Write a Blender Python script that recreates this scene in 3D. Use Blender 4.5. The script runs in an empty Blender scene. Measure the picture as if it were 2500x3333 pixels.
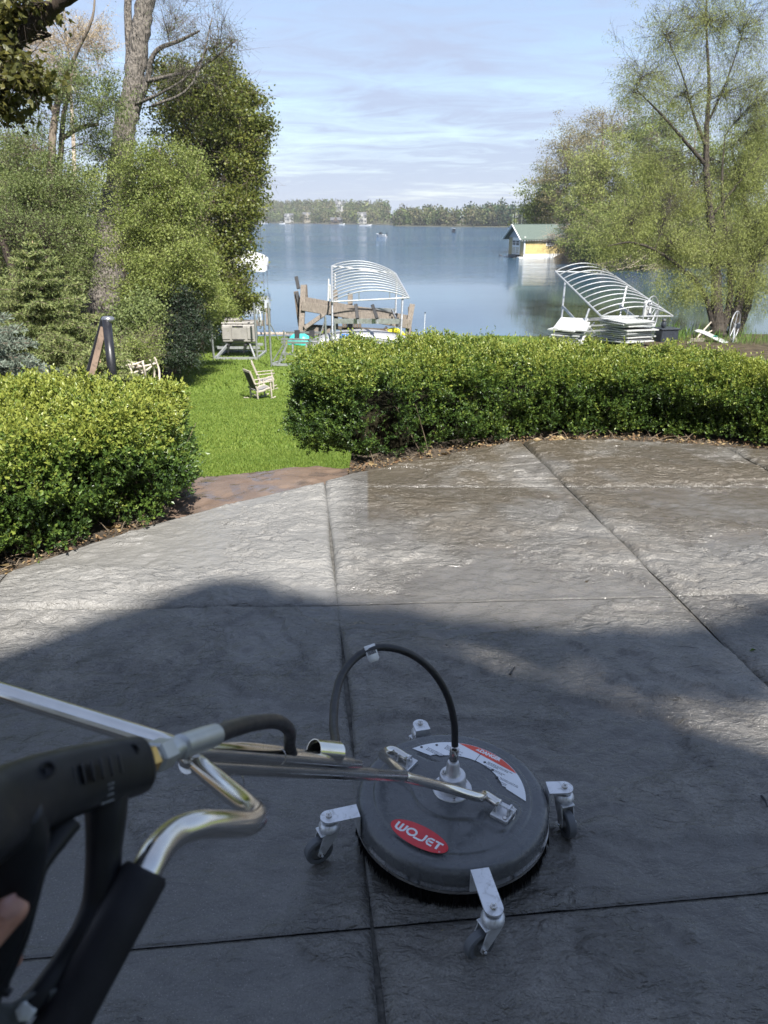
import bpy, bmesh, math, random
import numpy as np
from mathutils import Vector, Matrix
random.seed(11); rng = np.random.default_rng(11)
S = bpy.context.scene
COL = S.collection
# ------------------------------------------------------------------ camera, sky, sun, exposure
PITCH = math.radians(21.77); F = 2400.0; CAMZ = 1.6
cd = bpy.data.cameras.new('camera'); cam = bpy.data.objects.new('camera', cd); COL.objects.link(cam)
cam.location = (0, 0, CAMZ); cam.rotation_euler = (math.pi/2 - PITCH, 0, 0)
cd.sensor_fit = 'VERTICAL'; cd.sensor_height = 36.0; cd.lens = F/3333*36.0
cd.clip_start = 0.05; cd.clip_end = 6000
cd.dof.use_dof = True; cd.dof.focus_distance = 3.0; cd.dof.aperture_fstop = 7.5
S.camera = cam
SUN_AZ = math.radians(24); SUN_EL = math.radians(54)     # sun stands behind the camera, to the right
SUN = Vector((math.sin(SUN_AZ)*math.cos(SUN_EL), -math.cos(SUN_AZ)*math.cos(SUN_EL), math.sin(SUN_EL)))
w = bpy.data.worlds.new('World'); S.world = w; w.use_nodes = True
nt = w.node_tree; N = nt.nodes; L = nt.links
bgn = N['Background']; bgn.inputs['Strength'].default_value = 0.08
sky = N.new('ShaderNodeTexSky'); sky.sky_type = 'NISHITA'; sky.sun_disc = False
sky.sun_elevation = SUN_EL; sky.sun_rotation = math.atan2(SUN.x, SUN.y)
sky.air_density = 1.0; sky.dust_density = 0.0; sky.ozone_density = 1.4; sky.altitude = 200
tc = N.new('ShaderNodeTexCoord'); sx = N.new('ShaderNodeSeparateXYZ'); L.new(tc.outputs['Generated'], sx.inputs[0])
def wm(op, a, b=None):
    n = N.new('ShaderNodeMath'); n.operation = op
    for i, v in enumerate((a, b)):
        if v is None: continue
        if isinstance(v, (int, float)): n.inputs[i].default_value = v
        else: L.new(v, n.inputs[i])
    return n.outputs[0]
den = wm('ADD', wm('MAXIMUM', sx.outputs['Z'], 0.0), 0.10)
cmb = N.new('ShaderNodeCombineXYZ')
L.new(wm('DIVIDE', sx.outputs['X'], den), cmb.inputs[0]); L.new(wm('DIVIDE', sx.outputs['Y'], den), cmb.inputs[1])
mp = N.new('ShaderNodeMapping'); mp.inputs['Rotation'].default_value = (0, 0, 0.25); mp.inputs['Scale'].default_value = (0.8, 1.5, 1)
L.new(cmb.outputs[0], mp.inputs[0])
def wnoise(scale, det, dist, rough=.55):
    n = N.new('ShaderNodeTexNoise'); n.inputs['Scale'].default_value = scale; n.inputs['Detail'].default_value = det
    n.inputs['Distortion'].default_value = dist; n.inputs['Roughness'].default_value = rough; L.new(mp.outputs[0], n.inputs['Vector']); return n.outputs['Fac']
cl = wm('ADD', wm('MULTIPLY', wnoise(0.6, 3, .8), .50), wm('MULTIPLY', wnoise(2.2, 10, 1.4, .66), .50))
cr = N.new('ShaderNodeValToRGB'); cr.color_ramp.elements[0].position = .36; cr.color_ramp.elements[0].color = (0, 0, 0, 1)
cr.color_ramp.elements[1].position = .62; cr.color_ramp.elements[1].color = (1, 1, 1, 1); L.new(cl, cr.inputs[0])
hz = wm('POWER', wm('SUBTRACT', 1.0, wm('MAXIMUM', sx.outputs['Z'], 0.0)), 9.0)      # pale air low over the water
fac = wm('MINIMUM', wm('ADD', wm('MULTIPLY', cr.outputs[0], .62), wm('ADD', .20, wm('MULTIPLY', hz, .50))), .9)
mxc = N.new('ShaderNodeMix'); mxc.data_type = 'RGBA'; L.new(fac, mxc.inputs[0]); L.new(sky.outputs[0], mxc.inputs[6])
mxc.inputs[7].default_value = (2.55, 2.95, 4.0, 1)          # thin sunlit cirrus veil
L.new(mxc.outputs[2], bgn.inputs['Color'])
sl = bpy.data.lights.new('sun', 'SUN'); so = bpy.data.objects.new('sun', sl); COL.objects.link(so)
sl.energy = 4.6; sl.angle = math.radians(0.8); sl.color = (1.0, .965, .905)
so.rotation_euler = SUN.to_track_quat('Z', 'Y').to_euler(); so.location = (20, -40, 60)
S.view_settings.view_transform = 'Standard'; S.view_settings.look = 'None'; S.view_settings.gamma = 1.0
S.view_settings.exposure = 1.38
S.render.engine = 'CYCLES'; S.cycles.use_denoising = True; S.cycles.max_bounces = 6; S.cycles.transparent_max_bounces = 6
S.cycles.caustics_reflective = False; S.cycles.caustics_refractive = False

# ------------------------------------------------------------------ measuring helpers
cp, sp_ = math.cos(PITCH), math.sin(PITCH)
def ray(x, y):
    u = (x-1250)/F; v = (y-1666.5)/F
    return Vector((u, cp - v*sp_, -sp_ - v*cp))
def px(x, y, d): return Vector((0, 0, CAMZ)) + ray(x, y)*d
def pg(x, y, z=0.0):
    r = ray(x, y); return Vector((0, 0, CAMZ)) + r*((z-CAMZ)/r.z)
WATER = -5.2
GY = [-60, 3, 5.0, 7.5, 14, 22.5, 34, 42, 46.6, 52, 60, 90, 4000]
GZ = [-.6, -.45, -.55, -1.05, -2.35, -3.68, -4.5, -4.9, -5.22, -6.2, -7.5, -9, -9]
EX = [0, 8, 14, 22, 30, 38, 46, 60]; EXL = [-2.6, -3.4, -5.0, -6.7, -8.6, -11.0, -12.6, -13.5]   # left border of the lawn
def ground(x, y):
    z = float(np.interp(y, GY, GZ)); e = float(np.interp(y, EX, EXL))
    if x < e and y > 5: z += min(1.6, .16*(e-x))*min(1, max(0, (60-y)/18))
    if x > 12 and y > 36: z = max(z, -4.95 - max(0, 16-x)*.12 - max(0, y-(45.2+.10*(x-16)))*.5)
    return z
def gp(x, y):                                   # ray to the ground surface
    r = ray(x, y); t = 1.0
    while t < 400:
        p = Vector((0, 0, CAMZ)) + r*t
        if p.z < ground(p.x, p.y): break
        t *= 1.004
    return p
# ------------------------------------------------------------------ object helpers
def link(o, parent=None):
    COL.objects.link(o)
    if parent is not None: o.parent = parent
    return o
def tag(o, label=None, cat=None, group=None, kind=None):
    if label: o['label'] = label
    if cat: o['category'] = cat
    if group: o['group'] = group
    if kind: o['kind'] = kind
    return o
def thing(name, label, cat, loc=(0, 0, 0), rz=0, group=None):
    o = bpy.data.objects.new(name, None); o.empty_display_size = .2; link(o); o.location = loc; o.rotation_euler = (0, 0, rz)
    return tag(o, label, cat, group)
def meshobj(name, V, Fc, mat, parent=None, smooth=False, world=True, kind=None):
    """one mesh object; V are world points unless world is False, then local to the parent"""
    me = bpy.data.meshes.new(name)
    if isinstance(V, np.ndarray) and isinstance(Fc, np.ndarray):
        k = Fc.shape[1]
        me.vertices.add(len(V)); me.vertices.foreach_set('co', np.ascontiguousarray(V, dtype=np.float32).ravel())
        me.loops.add(len(Fc)*k); me.loops.foreach_set('vertex_index', np.ascontiguousarray(Fc, dtype=np.int32).ravel())
        me.polygons.add(len(Fc)); me.polygons.foreach_set('loop_start', np.arange(0, len(Fc)*k, k, dtype=np.int32))
        me.polygons.foreach_set('loop_total', np.full(len(Fc), k, dtype=np.int32))
        me.update(calc_edges=True)
    else:
        me.from_pydata([tuple(v) for v in V], [], Fc)
    me.polygons.foreach_set('use_smooth', np.full(len(me.polygons), bool(smooth)))
    me.materials.append(mat)
    o = bpy.data.objects.new(name, me); link(o, parent)
    if parent is not None and world:
        m = Matrix.Identity(4); q = parent
        while q is not None:
            m = Matrix.LocRotScale(q.location, q.rotation_euler, q.scale) @ m; q = q.parent
        me.transform(m.inverted())
    if kind: o['kind'] = kind
    me.update()
    return o
def clone(o, parent=None, kids=None):
    c = o.copy(); link(c, parent)
    for k in (o.children if kids is None else kids): clone(k, c)
    return c
class MB:
    def __init__(s): s.V = []; s.F = []
    def add(s, V, Fc):
        b = len(s.V); s.V += [Vector(v) for v in V]; s.F += [[i+b for i in f] for f in Fc]; return s
    def box(s, c, sz, R=None, bev=0.0):
        x, y, z = (k/2 for k in sz); c = Vector(c); R = R or Matrix.Identity(3)
        b = min(bev, x*.9, y*.9, z*.9)
        if b <= 0:
            P = [(-x,-y,-z),(x,-y,-z),(x,y,-z),(-x,y,-z),(-x,-y,z),(x,-y,z),(x,y,z),(-x,y,z)]
            Fc = [[0,3,2,1],[4,5,6,7],[0,1,5,4],[1,2,6,5],[2,3,7,6],[3,0,4,7]]
        else:
            P = []; idx = {}
            for sx_ in (-1,1):
                for sy in (-1,1):
                    for sz_ in (-1,1):
                        for a in range(3):
                            q = [sx_*x, sy*y, sz_*z]; sg = (sx_,sy,sz_)
                            for k in range(3):
                                if k != a: q[k] -= sg[k]*b
                            idx[(sx_,sy,sz_,a)] = len(P); P.append(tuple(q))
            Fc = []
            for a in range(3):
                o = [k for k in range(3) if k != a]
                for sg in (-1,1):
                    f = []
                    for (p_, q_) in ((-1,-1),(1,-1),(1,1),(-1,1)):
                        k = [0,0,0]; k[a] = sg; k[o[0]] = p_; k[o[1]] = q_; f.append(idx[(*k, a)])
                    if (sg > 0) == (a == 1): f.reverse()
                    Fc.append(f)
            for a in range(3):
                o = [k for k in range(3) if k != a]
                for s0 in (-1,1):
                    for s1 in (-1,1):
                        k1 = [0,0,0]; k1[o[0]] = s0; k1[o[1]] = s1; k2 = list(k1); k1[a] = -1; k2[a] = 1
                        Fc.append([idx[(*k1,o[0])], idx[(*k2,o[0])], idx[(*k2,o[1])], idx[(*k1,o[1])]])
            for sg in [(i,j,k) for i in (-1,1) for j in (-1,1) for k in (-1,1)]: Fc.append([idx[(*sg,0)], idx[(*sg,1)], idx[(*sg,2)]])
        return s.add([c + R @ Vector(p) for p in P], Fc)
    def bar(s, a, b, wd, ht, up=(0,0,1), bev=0.0):
        a = Vector(a); b = Vector(b); z = (b-a); ln = z.length; z.normalize(); u = Vector(up)
        if abs(z.dot(u)) > .98: u = Vector((0,1,0))
        x = u.cross(z).normalized(); y = z.cross(x)
        R = Matrix((x, y, z)).transposed()
        return s.box((a+b)/2, (wd, ht, ln), R, bev)
    def tube(s, P, r, n=8, cap=True, sq=1.0, up=None):
        P = [Vector(p) for p in P]; m = len(P); rr = r if hasattr(r, '__len__') else [r]*m
        T = [(P[min(i+1,m-1)]-P[max(i-1,0)]).normalized() for i in range(m)]
        u = Vector(up) if up is not None else (Vector((0,0,1)) if abs(T[0].z) < .9 else Vector((1,0,0)))
        x = (u - T[0]*u.dot(T[0])).normalized(); V = []
        for i in range(m):
            x = (x - T[i]*x.dot(T[i])).normalized(); y = T[i].cross(x)
            for k in range(n):
                a = 2*math.pi*k/n; V.append(P[i] + x*(math.cos(a)*rr[i]) + y*(math.sin(a)*rr[i]*sq))
        Fc = [[i*n+k, i*n+(k+1)%n, (i+1)*n+(k+1)%n, (i+1)*n+k] for i in range(m-1) for k in range(n)]
        if cap: Fc += [list(range(n))[::-1], [(m-1)*n+k for k in range(n)]]
        return s.add(V, Fc)
    def lathe(s, o, prof, n=24, axis=(0,0,1), cap=True, ref=None):
        z = Vector(axis).normalized(); u = Vector(ref) if ref else (Vector((1,0,0)) if abs(z.x) < .9 else Vector((0,1,0)))
        x = (u - z*u.dot(z)).normalized(); y = z.cross(x); o = Vector(o); V = []
        for (r, h) in prof:
            for k in range(n):
                a = 2*math.pi*k/n; V.append(o + z*h + x*(r*math.cos(a)) + y*(r*math.sin(a)))
        m = len(prof)
        Fc = [[i*n+k, i*n+(k+1)%n, (i+1)*n+(k+1)%n, (i+1)*n+k] for i in range(m-1) for k in range(n)]
        if cap: Fc += [list(range(n))[::-1], [(m-1)*n+k for k in range(n)]]
        return s.add(V, Fc)
    def prism(s, poly, vec):
        n = len(poly); v = Vector(vec); A = [Vector(p) for p in poly]
        return s.add(A + [p+v for p in A], [list(range(n))[::-1], list(range(n, 2*n))] + [[i, (i+1) % n, n+(i+1) % n, n+i] for i in range(n)])
    def out(s, name, mat, parent=None, smooth=False, world=True, kind=None, split=None):
        o = meshobj(name, s.V, s.F, mat, parent, smooth, world, kind)
        if smooth and split is not None:
            bm = bmesh.new(); bm.from_mesh(o.data); bmesh.ops.recalc_face_normals(bm, faces=bm.faces)
            for e in bm.edges:
                if len(e.link_faces) == 2 and e.calc_face_angle(0) > split: e.smooth = False
            bm.to_mesh(o.data); bm.free()
        return o
def spline(P, n=8):
    P = [Vector(p) for p in P]; Q = [P[0]*2-P[1]] + P + [P[-1]*2-P[-2]]; R = []
    for i in range(1, len(Q)-2):
        for k in range(n):
            t = k/n; a, b, c, d = Q[i-1], Q[i], Q[i+1], Q[i+2]
            R.append(.5*((2*b) + (c-a)*t + (2*a-5*b+4*c-d)*t*t + (3*b-a-3*c+d)*t**3))
    return R + [P[-1]]
def splr(rs, n=8):
    R = []
    for a, b in zip(rs[:-1], rs[1:]): R += [a+(b-a)*k/n for k in range(n)]
    return R + [rs[-1]]
# ------------------------------------------------------------------ materials
MATS = {}
class NT:
    def __init__(s, name):
        s.m = bpy.data.materials.new(name); s.m.use_nodes = True; s.t = s.m.node_tree; s.n = s.t.nodes; s.l = s.t.links
        s.b = s.n['Principled BSDF']; s.o = s.n['Material Output']
        s.tc = s.n.new('ShaderNodeTexCoord').outputs['Object']
    def set(s, sock, v):
        if hasattr(v, 'is_output') or isinstance(v, bpy.types.NodeSocket): s.l.new(v, sock)
        elif isinstance(v, (tuple, list)) and len(v) == 3 and sock.type == 'RGBA': sock.default_value = (*v, 1)
        else: sock.default_value = v
    def noise(s, scale, det=4, rough=.55, dist=0, vec=None, sc=None, out='Fac'):
        n = s.n.new('ShaderNodeTexNoise'); n.inputs['Scale'].default_value = scale; n.inputs['Detail'].default_value = det
        n.inputs['Roughness'].default_value = rough; n.inputs['Distortion'].default_value = dist
        v = vec or s.tc
        if sc: v = s.map(v, sc)
        s.l.new(v, n.inputs['Vector']); return n.outputs[out]
    def map(s, v, sc, rot=(0,0,0), loc=(0,0,0)):
        m = s.n.new('ShaderNodeMapping'); m.inputs['Scale'].default_value = sc; m.inputs['Rotation'].default_value = rot; m.inputs['Location'].default_value = loc
        s.l.new(v, m.inputs[0]); return m.outputs[0]
    def ramp(s, f, stops):
        r = s.n.new('ShaderNodeValToRGB'); e = r.color_ramp.elements
        while len(e) < len(stops): e.new(.5)
        for k, (p, c) in enumerate(stops):
            e[k].position = p; e[k].color = (*c, 1) if isinstance(c, (tuple, list)) else (c, c, c, 1)
        s.l.new(f, r.inputs[0]); return r.outputs[0]
    def mix(s, f, a, b, mode='MIX'):
        m = s.n.new('ShaderNodeMix'); m.data_type = 'RGBA'; m.blend_type = mode
        s.set(m.inputs[0], f); s.set(m.inputs[6], a); s.set(m.inputs[7], b); return m.outputs[2]
    def math(s, op, a, b=0.0, clamp=False):
        m = s.n.new('ShaderNodeMath'); m.operation = op; m.use_clamp = clamp; s.set(m.inputs[0], a); s.set(m.inputs[1], b); return m.outputs[0]
    def bump(s, h, st=.3, dist=.01, norm=None):
        b = s.n.new('ShaderNodeBump'); b.inputs['Distance'].default_value = dist; s.set(b.inputs['Strength'], st); s.l.new(h, b.inputs['Height'])
        if norm is not None: s.l.new(norm, b.inputs['Normal'])
        return b.outputs[0]
    def attr(s, name):
        a = s.n.new('ShaderNodeAttribute'); a.attribute_name = name; return a.outputs['Fac'], a.outputs['Color']
    def rand(s): return s.n.new('ShaderNodeNewGeometry').outputs['Random Per Island']
    def fin(s, **k):
        for a, v in k.items():
            s.set(s.b.inputs[{'color':'Base Color','rough':'Roughness','metal':'Metallic','normal':'Normal','spec':'Specular IOR Level','coat':'Coat Weight','coatr':'Coat Roughness','sss':'Subsurface Weight','ior':'IOR'}[a]], v)
        return s.m
def pm(name, c, rough=.5, metal=0.0, var=.18, scale=9, c2=None, bump=.0, bscale=120, bdist=.003, sc=None, spec=.5, dirt=None):
    t = NT(name); f = t.noise(scale, 5, .6, .3, sc=sc); c2 = c2 or tuple(x*(1-2*var) for x in c); c1 = tuple(min(1, x*(1+var)) for x in c)
    col = t.ramp(f, [(.3, c2), (.68, c1)])
    if dirt: col = t.mix(t.ramp(t.noise(scale*2.7, 6, .65, 1.2), [(.52, 0), (.66, .75)]), col, dirt)
    k = dict(color=col, rough=t.ramp(t.noise(scale*1.7, 3), [(.3, max(.02, rough-.08)), (.7, min(1, rough+.1))]), metal=metal, spec=spec)
    if bump: k['normal'] = t.bump(t.noise(bscale, 4, sc=sc), bump, bdist)
    return t.fin(**k)
def leafmat(name, cols, trans=.35, rough=.45, clump=.6, spec=.35):
    """cols: dark, mid, light leaf colour; varies leaf by leaf and clump by clump"""
    t = NT(name); f = t.math('ADD', t.math('MULTIPLY', t.rand(), .5), t.math('MULTIPLY', t.noise(clump, 3), .55))
    col = t.ramp(f, [(.18, cols[0]), (.5, cols[1]), (.85, cols[2])])
    t.fin(color=col, rough=rough, spec=spec)
    tr = t.n.new('ShaderNodeBsdfTranslucent'); t.l.new(t.mix(.35, col, tuple(min(1, c*1.5) for c in cols[2])), tr.inputs['Color'])
    ms = t.n.new('ShaderNodeMixShader'); ms.inputs[0].default_value = trans
    t.l.new(t.b.outputs[0], ms.inputs[1]); t.l.new(tr.outputs[0], ms.inputs[2]); t.l.new(ms.outputs[0], t.o.inputs[0]); return t.m
def leafmesh(P, D, size, aspect=.6, fold=.25, rr=rng, flat=0.0):
    """diamond leaf quads at P (n,3) pointing along D (n,3); size scalar or (n,)"""
    n = len(P); D = D/np.maximum(1e-6, np.linalg.norm(D, axis=1, keepdims=True))
    u = rr.normal(size=(n, 3)) + np.array([0, 0, flat*1.6]); W = np.cross(D, u); W /= np.maximum(1e-6, np.linalg.norm(W, axis=1, keepdims=True)); Nn = np.cross(D, W)
    s = np.broadcast_to(np.asarray(size, dtype=float), (n,))[:, None]*(.7+.6*rr.random((n, 1)))
    V = np.empty((n, 4, 3)); V[:, 0] = P; V[:, 2] = P + D*s
    V[:, 1] = P + D*s*.5 + W*s*aspect*.5 + Nn*s*fold*.3; V[:, 3] = P + D*s*.5 - W*s*aspect*.5 + Nn*s*fold*.3
    return V.reshape(-1, 3), np.arange(n*4).reshape(n, 4)

def lobedleaf(P, D, size, rr=rng):
    """palmate leaves: a fan of five pointed lobes per leaf, as one polygon each"""
    n = len(P); D = D/np.linalg.norm(D, axis=1, keepdims=True); u = rr.normal(size=(n, 3))+[0, 0, 1.2]; W = np.cross(D, u); W /= np.linalg.norm(W, axis=1, keepdims=True); Nn = np.cross(D, W)
    pr = [(0, 0), (.22, .46), (.16, .26), (.50, .52), (.44, .24), (.66, .20), (1.0, 0), (.66, -.20), (.44, -.24), (.50, -.52), (.16, -.26), (.22, -.46)]
    s = (np.full(n, size)*(.6+.7*rr.random(n)))[:, None]; V = np.stack([P + D*s*a + W*s*b - Nn*s*(a*a*.22) + Nn*s*abs(b)*.2 for a, b in pr], 1)
    return V.reshape(-1, 3), np.arange(n*12).reshape(n, 12)
# ------------------------------------------------------------------ ground, lake, patio
M_soil = pm('soil', (.06, .045, .03), .95, var=.35, scale=3, bump=.6, bscale=25, bdist=.02)
def fbm2(x, y, scale, octv=5, seed=0, gain=.5):
    """value noise, vectorised"""
    out = np.zeros_like(x); amp = 1.0; tot = 0; r0 = np.random.default_rng(seed)
    for o in range(octv):
        tab = r0.random((256, 256)); xs = x*scale + 37.7*o; ys = y*scale + 11.3*o
        xi = np.floor(xs).astype(int); yi = np.floor(ys).astype(int); fx = xs-xi; fy = ys-yi
        fx = fx*fx*(3-2*fx); fy = fy*fy*(3-2*fy)
        a = tab[xi % 256, yi % 256]; b = tab[(xi+1) % 256, yi % 256]; c = tab[xi % 256, (yi+1) % 256]; d = tab[(xi+1) % 256, (yi+1) % 256]
        out += amp*((a*(1-fx)+b*fx)*(1-fy) + (c*(1-fx)+d*fx)*fy); tot += amp; amp *= gain; scale *= 2
    return out/tot
def gridmesh(X, Y, Z):
    h, w_ = X.shape; V = np.stack([X, Y, Z], -1).reshape(-1, 3); i = np.arange(h*w_).reshape(h, w_)
    return V, np.stack([i[:-1, :-1], i[:-1, 1:], i[1:, 1:], i[1:, :-1]], -1).reshape(-1, 4)
# lawn and lakebed in one sheet out to the horizon
gx = np.concatenate([[-3000, -600, -120, -60], np.arange(-40, 40.1, .8), [60, 120, 600, 3000]])
gy = np.concatenate([[-400, -60, -20, -8, 0, 3], np.arange(4.2, 62, .6), [80, 120, 400, 1500, 4000]])
X, Y = np.meshgrid(gx, gy); Z = np.vectorize(ground)(X, Y) + (fbm2(X, Y, .25, 3, 5)-.5)*.12*(Y < 60)
Z = np.where((Y < 5.0), np.minimum(Z, -.45), Z)
V, Fc = gridmesh(X, Y, Z)
t = NT('lawn_soil')
lc = t.ramp(t.noise(.35, 6, .6, .4), [(.3, (.085, .130, .022)), (.7, (.125, .170, .032))])
e0 = t.n.new('ShaderNodeSeparateXYZ'); t.l.new(t.tc, e0.inputs[0])
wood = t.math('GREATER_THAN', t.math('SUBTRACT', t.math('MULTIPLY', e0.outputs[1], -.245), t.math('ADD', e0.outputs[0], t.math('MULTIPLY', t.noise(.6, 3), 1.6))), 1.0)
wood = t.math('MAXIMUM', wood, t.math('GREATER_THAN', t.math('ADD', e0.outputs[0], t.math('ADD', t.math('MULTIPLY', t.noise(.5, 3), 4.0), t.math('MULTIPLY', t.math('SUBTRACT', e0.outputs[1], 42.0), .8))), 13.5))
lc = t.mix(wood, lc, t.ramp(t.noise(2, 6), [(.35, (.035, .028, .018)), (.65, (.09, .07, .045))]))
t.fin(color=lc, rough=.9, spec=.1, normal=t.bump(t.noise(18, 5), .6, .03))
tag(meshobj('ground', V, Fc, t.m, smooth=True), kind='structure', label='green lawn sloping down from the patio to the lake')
# lake
lx = np.array([-3500, 3500.]); ly = np.array([44., 4200.])
X, Y = np.meshgrid(np.concatenate([[-3500, -400], np.linspace(-100, 100, 9), [400, 3500]]), np.array([38., 60, 90, 140, 300, 700, 1500, 4500]))
V, Fc = gridmesh(X, Y, np.full_like(X, WATER))
t = NT('lake_water')
big = t.ramp(t.noise(.02, 4, .55, .5, sc=(.28, 1.0, 1)), [(.40, .0), (.60, 1.0)])     # wind-ruffled bands
far = t.n.new('ShaderNodeSeparateXYZ'); t.l.new(t.tc, far.inputs[0])
dist = t.math('DIVIDE', t.math('SUBTRACT', far.outputs[1], 80.0), 120.0, True)
amp = t.math('ADD', .008, t.math('MULTIPLY', t.math('ADD', t.math('MULTIPLY', big, 1.1), .8), dist))
h1 = t.noise(1.1, 4, .6, .3, sc=(.45, 1.0, 1)); h2 = t.noise(.22, 3, .5, .2, sc=(.35, 1, 1))
nb = t.bump(h1, amp, .55); nb = t.bump(h2, t.math('MULTIPLY', amp, .5), 1.2, nb)
wc = t.ramp(t.noise(.02, 3, .5), [(.3, (.016, .048, .098)), (.7, (.030, .070, .105))])
near_tint = t.math('SUBTRACT', 1.0, t.math('DIVIDE', t.math('SUBTRACT', far.outputs[1], 44.0), 45.0, True))
right = t.math('DIVIDE', t.math('SUBTRACT', far.outputs[0], 7.0), 8.0, True)
wc = t.mix(t.math('MULTIPLY', near_tint, .75), wc, (.050, .078, .105)); wc = t.mix(t.math('MULTIPLY', t.math('MULTIPLY', near_tint, right), .9), wc, (.040, .050, .018))  # near tint: shallow water colour, plus sky reflection put into the colour
t.fin(color=wc, rough=t.math('ADD', .03, t.math('MULTIPLY', big, .06)), ior=1.333, spec=.5, normal=nb)
tag(meshobj('lake_water', V, Fc, t.m, smooth=True), kind='structure', label='blue lake with wind ruffled bands')
# ---- patio
K = -.11
UX = [-4.6, -3.2, -1.80, -.206, 1.337, 2.83, 4.3, 5.8]
VL = [(-7.0, .08), (-5.0, .08), (-3.4, .08), (-1.8, .09), (-.28, .10), (1.295, .10), (2.913, .05), (4.447, .0), (6.1, 0)]
EDX = [-3.4, -3.15, -2.95, -2.7, -2.4, -2.083, -1.853, -1.549, -1.228, -.845, -.399, -.208, .218, .565, 1.059, 1.426, 1.785, 2.344, 2.856, 3.6, 4.4, 5.0, 5.6]
EDY = [-9, -1.5, .6, 1.5, 2.25, 2.834, 3.193, 3.573, 3.895, 4.217, 4.54, 4.732, 4.983, 5.204, 5.430, 5.503, 5.511, 5.419, 5.266, 4.85, 4.0, 2.8, -9]
def edge_y(x): return np.interp(x, EDX, EDY)
def slate(x, y):
    """stamped slate relief: fine riven grain, terraced ledges, a few long cracks"""
    wx = x + .25*(fbm2(x, y, 2.0, 3, 21)-.5); wy = y + .25*(fbm2(x, y, 2.0, 3, 22)-.5)
    b = fbm2(wx*.75+wy*.35, wy*1.35, 1.25, 6, 23, .58)
    st = b*8; k = np.floor(st); f = st-k; ter = (k + np.clip((f-.44)/.05, 0, 1))/8
    fine = fbm2(x+.1*b, y*1.6, 14, 4, 24, .6)
    rip = np.abs(fbm2(wx, wy*1.5, 5.5, 4, 26, .6)-.5)
    cr = np.abs(fbm2(wx, wy, 1.05, 3, 25)-.5); crack = np.clip(1-cr/.011, 0, 1)*np.clip((fbm2(x, y, .8, 2, 27)-.45)*12, 0, 1)
    return (ter-.5)*.078 + (b-.5)*.008 + (fine-.5)*.016 + (rip-.12)*.025 - crack*.012 + .006, b
t = NT('patio_concrete')
rel, _ = t.attr('relief')
base = t.ramp(t.noise(1.3, 7, .62, .6), [(.34, (.110, .103, .094)), (.5, (.182, .172, .156)), (.68, (.245, .231, .210))])
base = t.mix(t.ramp(t.noise(7, 6, .65), [(.38, .55), (.58, 0)]), base, (.095, .091, .085))          # darker stain in the grain
base = t.mix(t.ramp(rel, [(.30, .55), (.52, 0)]), base, (.085, .082, .078))                          # dirt settled in the low parts
s3 = t.n.new('ShaderNodeSeparateXYZ'); t.l.new(t.tc, s3.inputs[0])
wn = t.noise(1.6, 5, .6, .5)
base = t.mix(t.ramp(t.noise(190, 3, .6), [(.36, .55), (.52, 0)]), base, (.06, .058, .055)); base = t.mix(t.ramp(t.noise(260, 2, .6), [(.62, 0), (.70, .45)]), base, (.42, .40, .37))   # grit, dark and pale
base = t.mix(t.ramp(t.noise(2.6, 3, .5, .4), [(.60, 0), (.66, .42)]), base, (.052, .050, .048))      # dark damp spots
# brown film still lying on the part that has not been cleaned yet (right of the cleaned strip, far from the camera)
xx = t.math('ADD', s3.outputs[0], t.math('MULTIPLY', t.math('SUBTRACT', s3.outputs[1], 3.6), .02))
film = t.math('MULTIPLY', t.ramp(t.math('ADD', t.math('MULTIPLY', t.math('ADD', xx, .1), 40.0), 0.0, True), [(.2, 0), (.8, 1)]),
       t.ramp(t.math('ADD', t.math('MULTIPLY', t.math('SUBTRACT', s3.outputs[1], 3.3), .5), t.math('MULTIPLY', t.math('SUBTRACT', wn, .5), 1.3), True), [(.05, .18), (.45, 1)]))
base = t.mix(t.math('MULTIPLY', film, t.ramp(wn, [(.35, .25), (.50, .92)])), base, (.066, .052, .033))
dry = t.math('MULTIPLY', t.ramp(t.math('MULTIPLY', t.math('SUBTRACT', -.15, xx), 8.0, True), [(0, 0), (1, 1)]), t.ramp(t.math('ADD', t.math('MULTIPLY', t.math('SUBTRACT', s3.outputs[1], 2.5), .7), wn, True), [(.5, 0), (.9, 1)]))
base = t.mix(t.math('MULTIPLY', dry, .6), base, (.212, .206, .194))                                   # drying, paler strip on the left
jd, _ = t.attr('rimdist')
base = t.mix(t.ramp(jd, [(.0, .45), (1.0, 0)]), base, (.060, .058, .052))
wet = t.ramp(t.math('ADD', t.math('MULTIPLY', t.noise(1.1, 5, .6, .8), .75), t.math('MULTIPLY', t.math('SUBTRACT', .5, rel), .9)), [(.24, 0), (.50, 1)])
pud = t.ramp(t.math('ADD', t.math('MULTIPLY', t.noise(1.9, 4, .5, .6), .7), t.math('MULTIPLY', t.math('SUBTRACT', .5, rel), 1.2)), [(.49, 0), (.62, 1)])
wetr = t.math('MULTIPLY', wet, t.math('SUBTRACT', 1.0, t.math('MULTIPLY', dry, .7)))
base = t.mix(t.math('MULTIPLY', wetr, .35), base, (.082, .076, .068))
rough = t.math('SUBTRACT', .40, t.math('MULTIPLY', wetr, .23)); rough = t.math('SUBTRACT', rough, t.math('MULTIPLY', pud, .10))
rough = t.math('ADD', rough, t.math('MULTIPLY', dry, .12), True)
bst = t.math('MULTIPLY', t.math('SUBTRACT', 1.0, t.math('MULTIPLY', pud, .55)), .95)
tl = t.map(t.tc, (1, 1.75, 1), (0, 0, .22)); nb = t.bump(t.noise(95, 3, .6, .3, tl), bst, .0032); nb = t.bump(t.noise(34, 4, .58, .9, tl), bst, .0115, nb); nb = t.bump(t.noise(11, 3, .5, 1.0, tl), bst, .021, nb)
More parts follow.
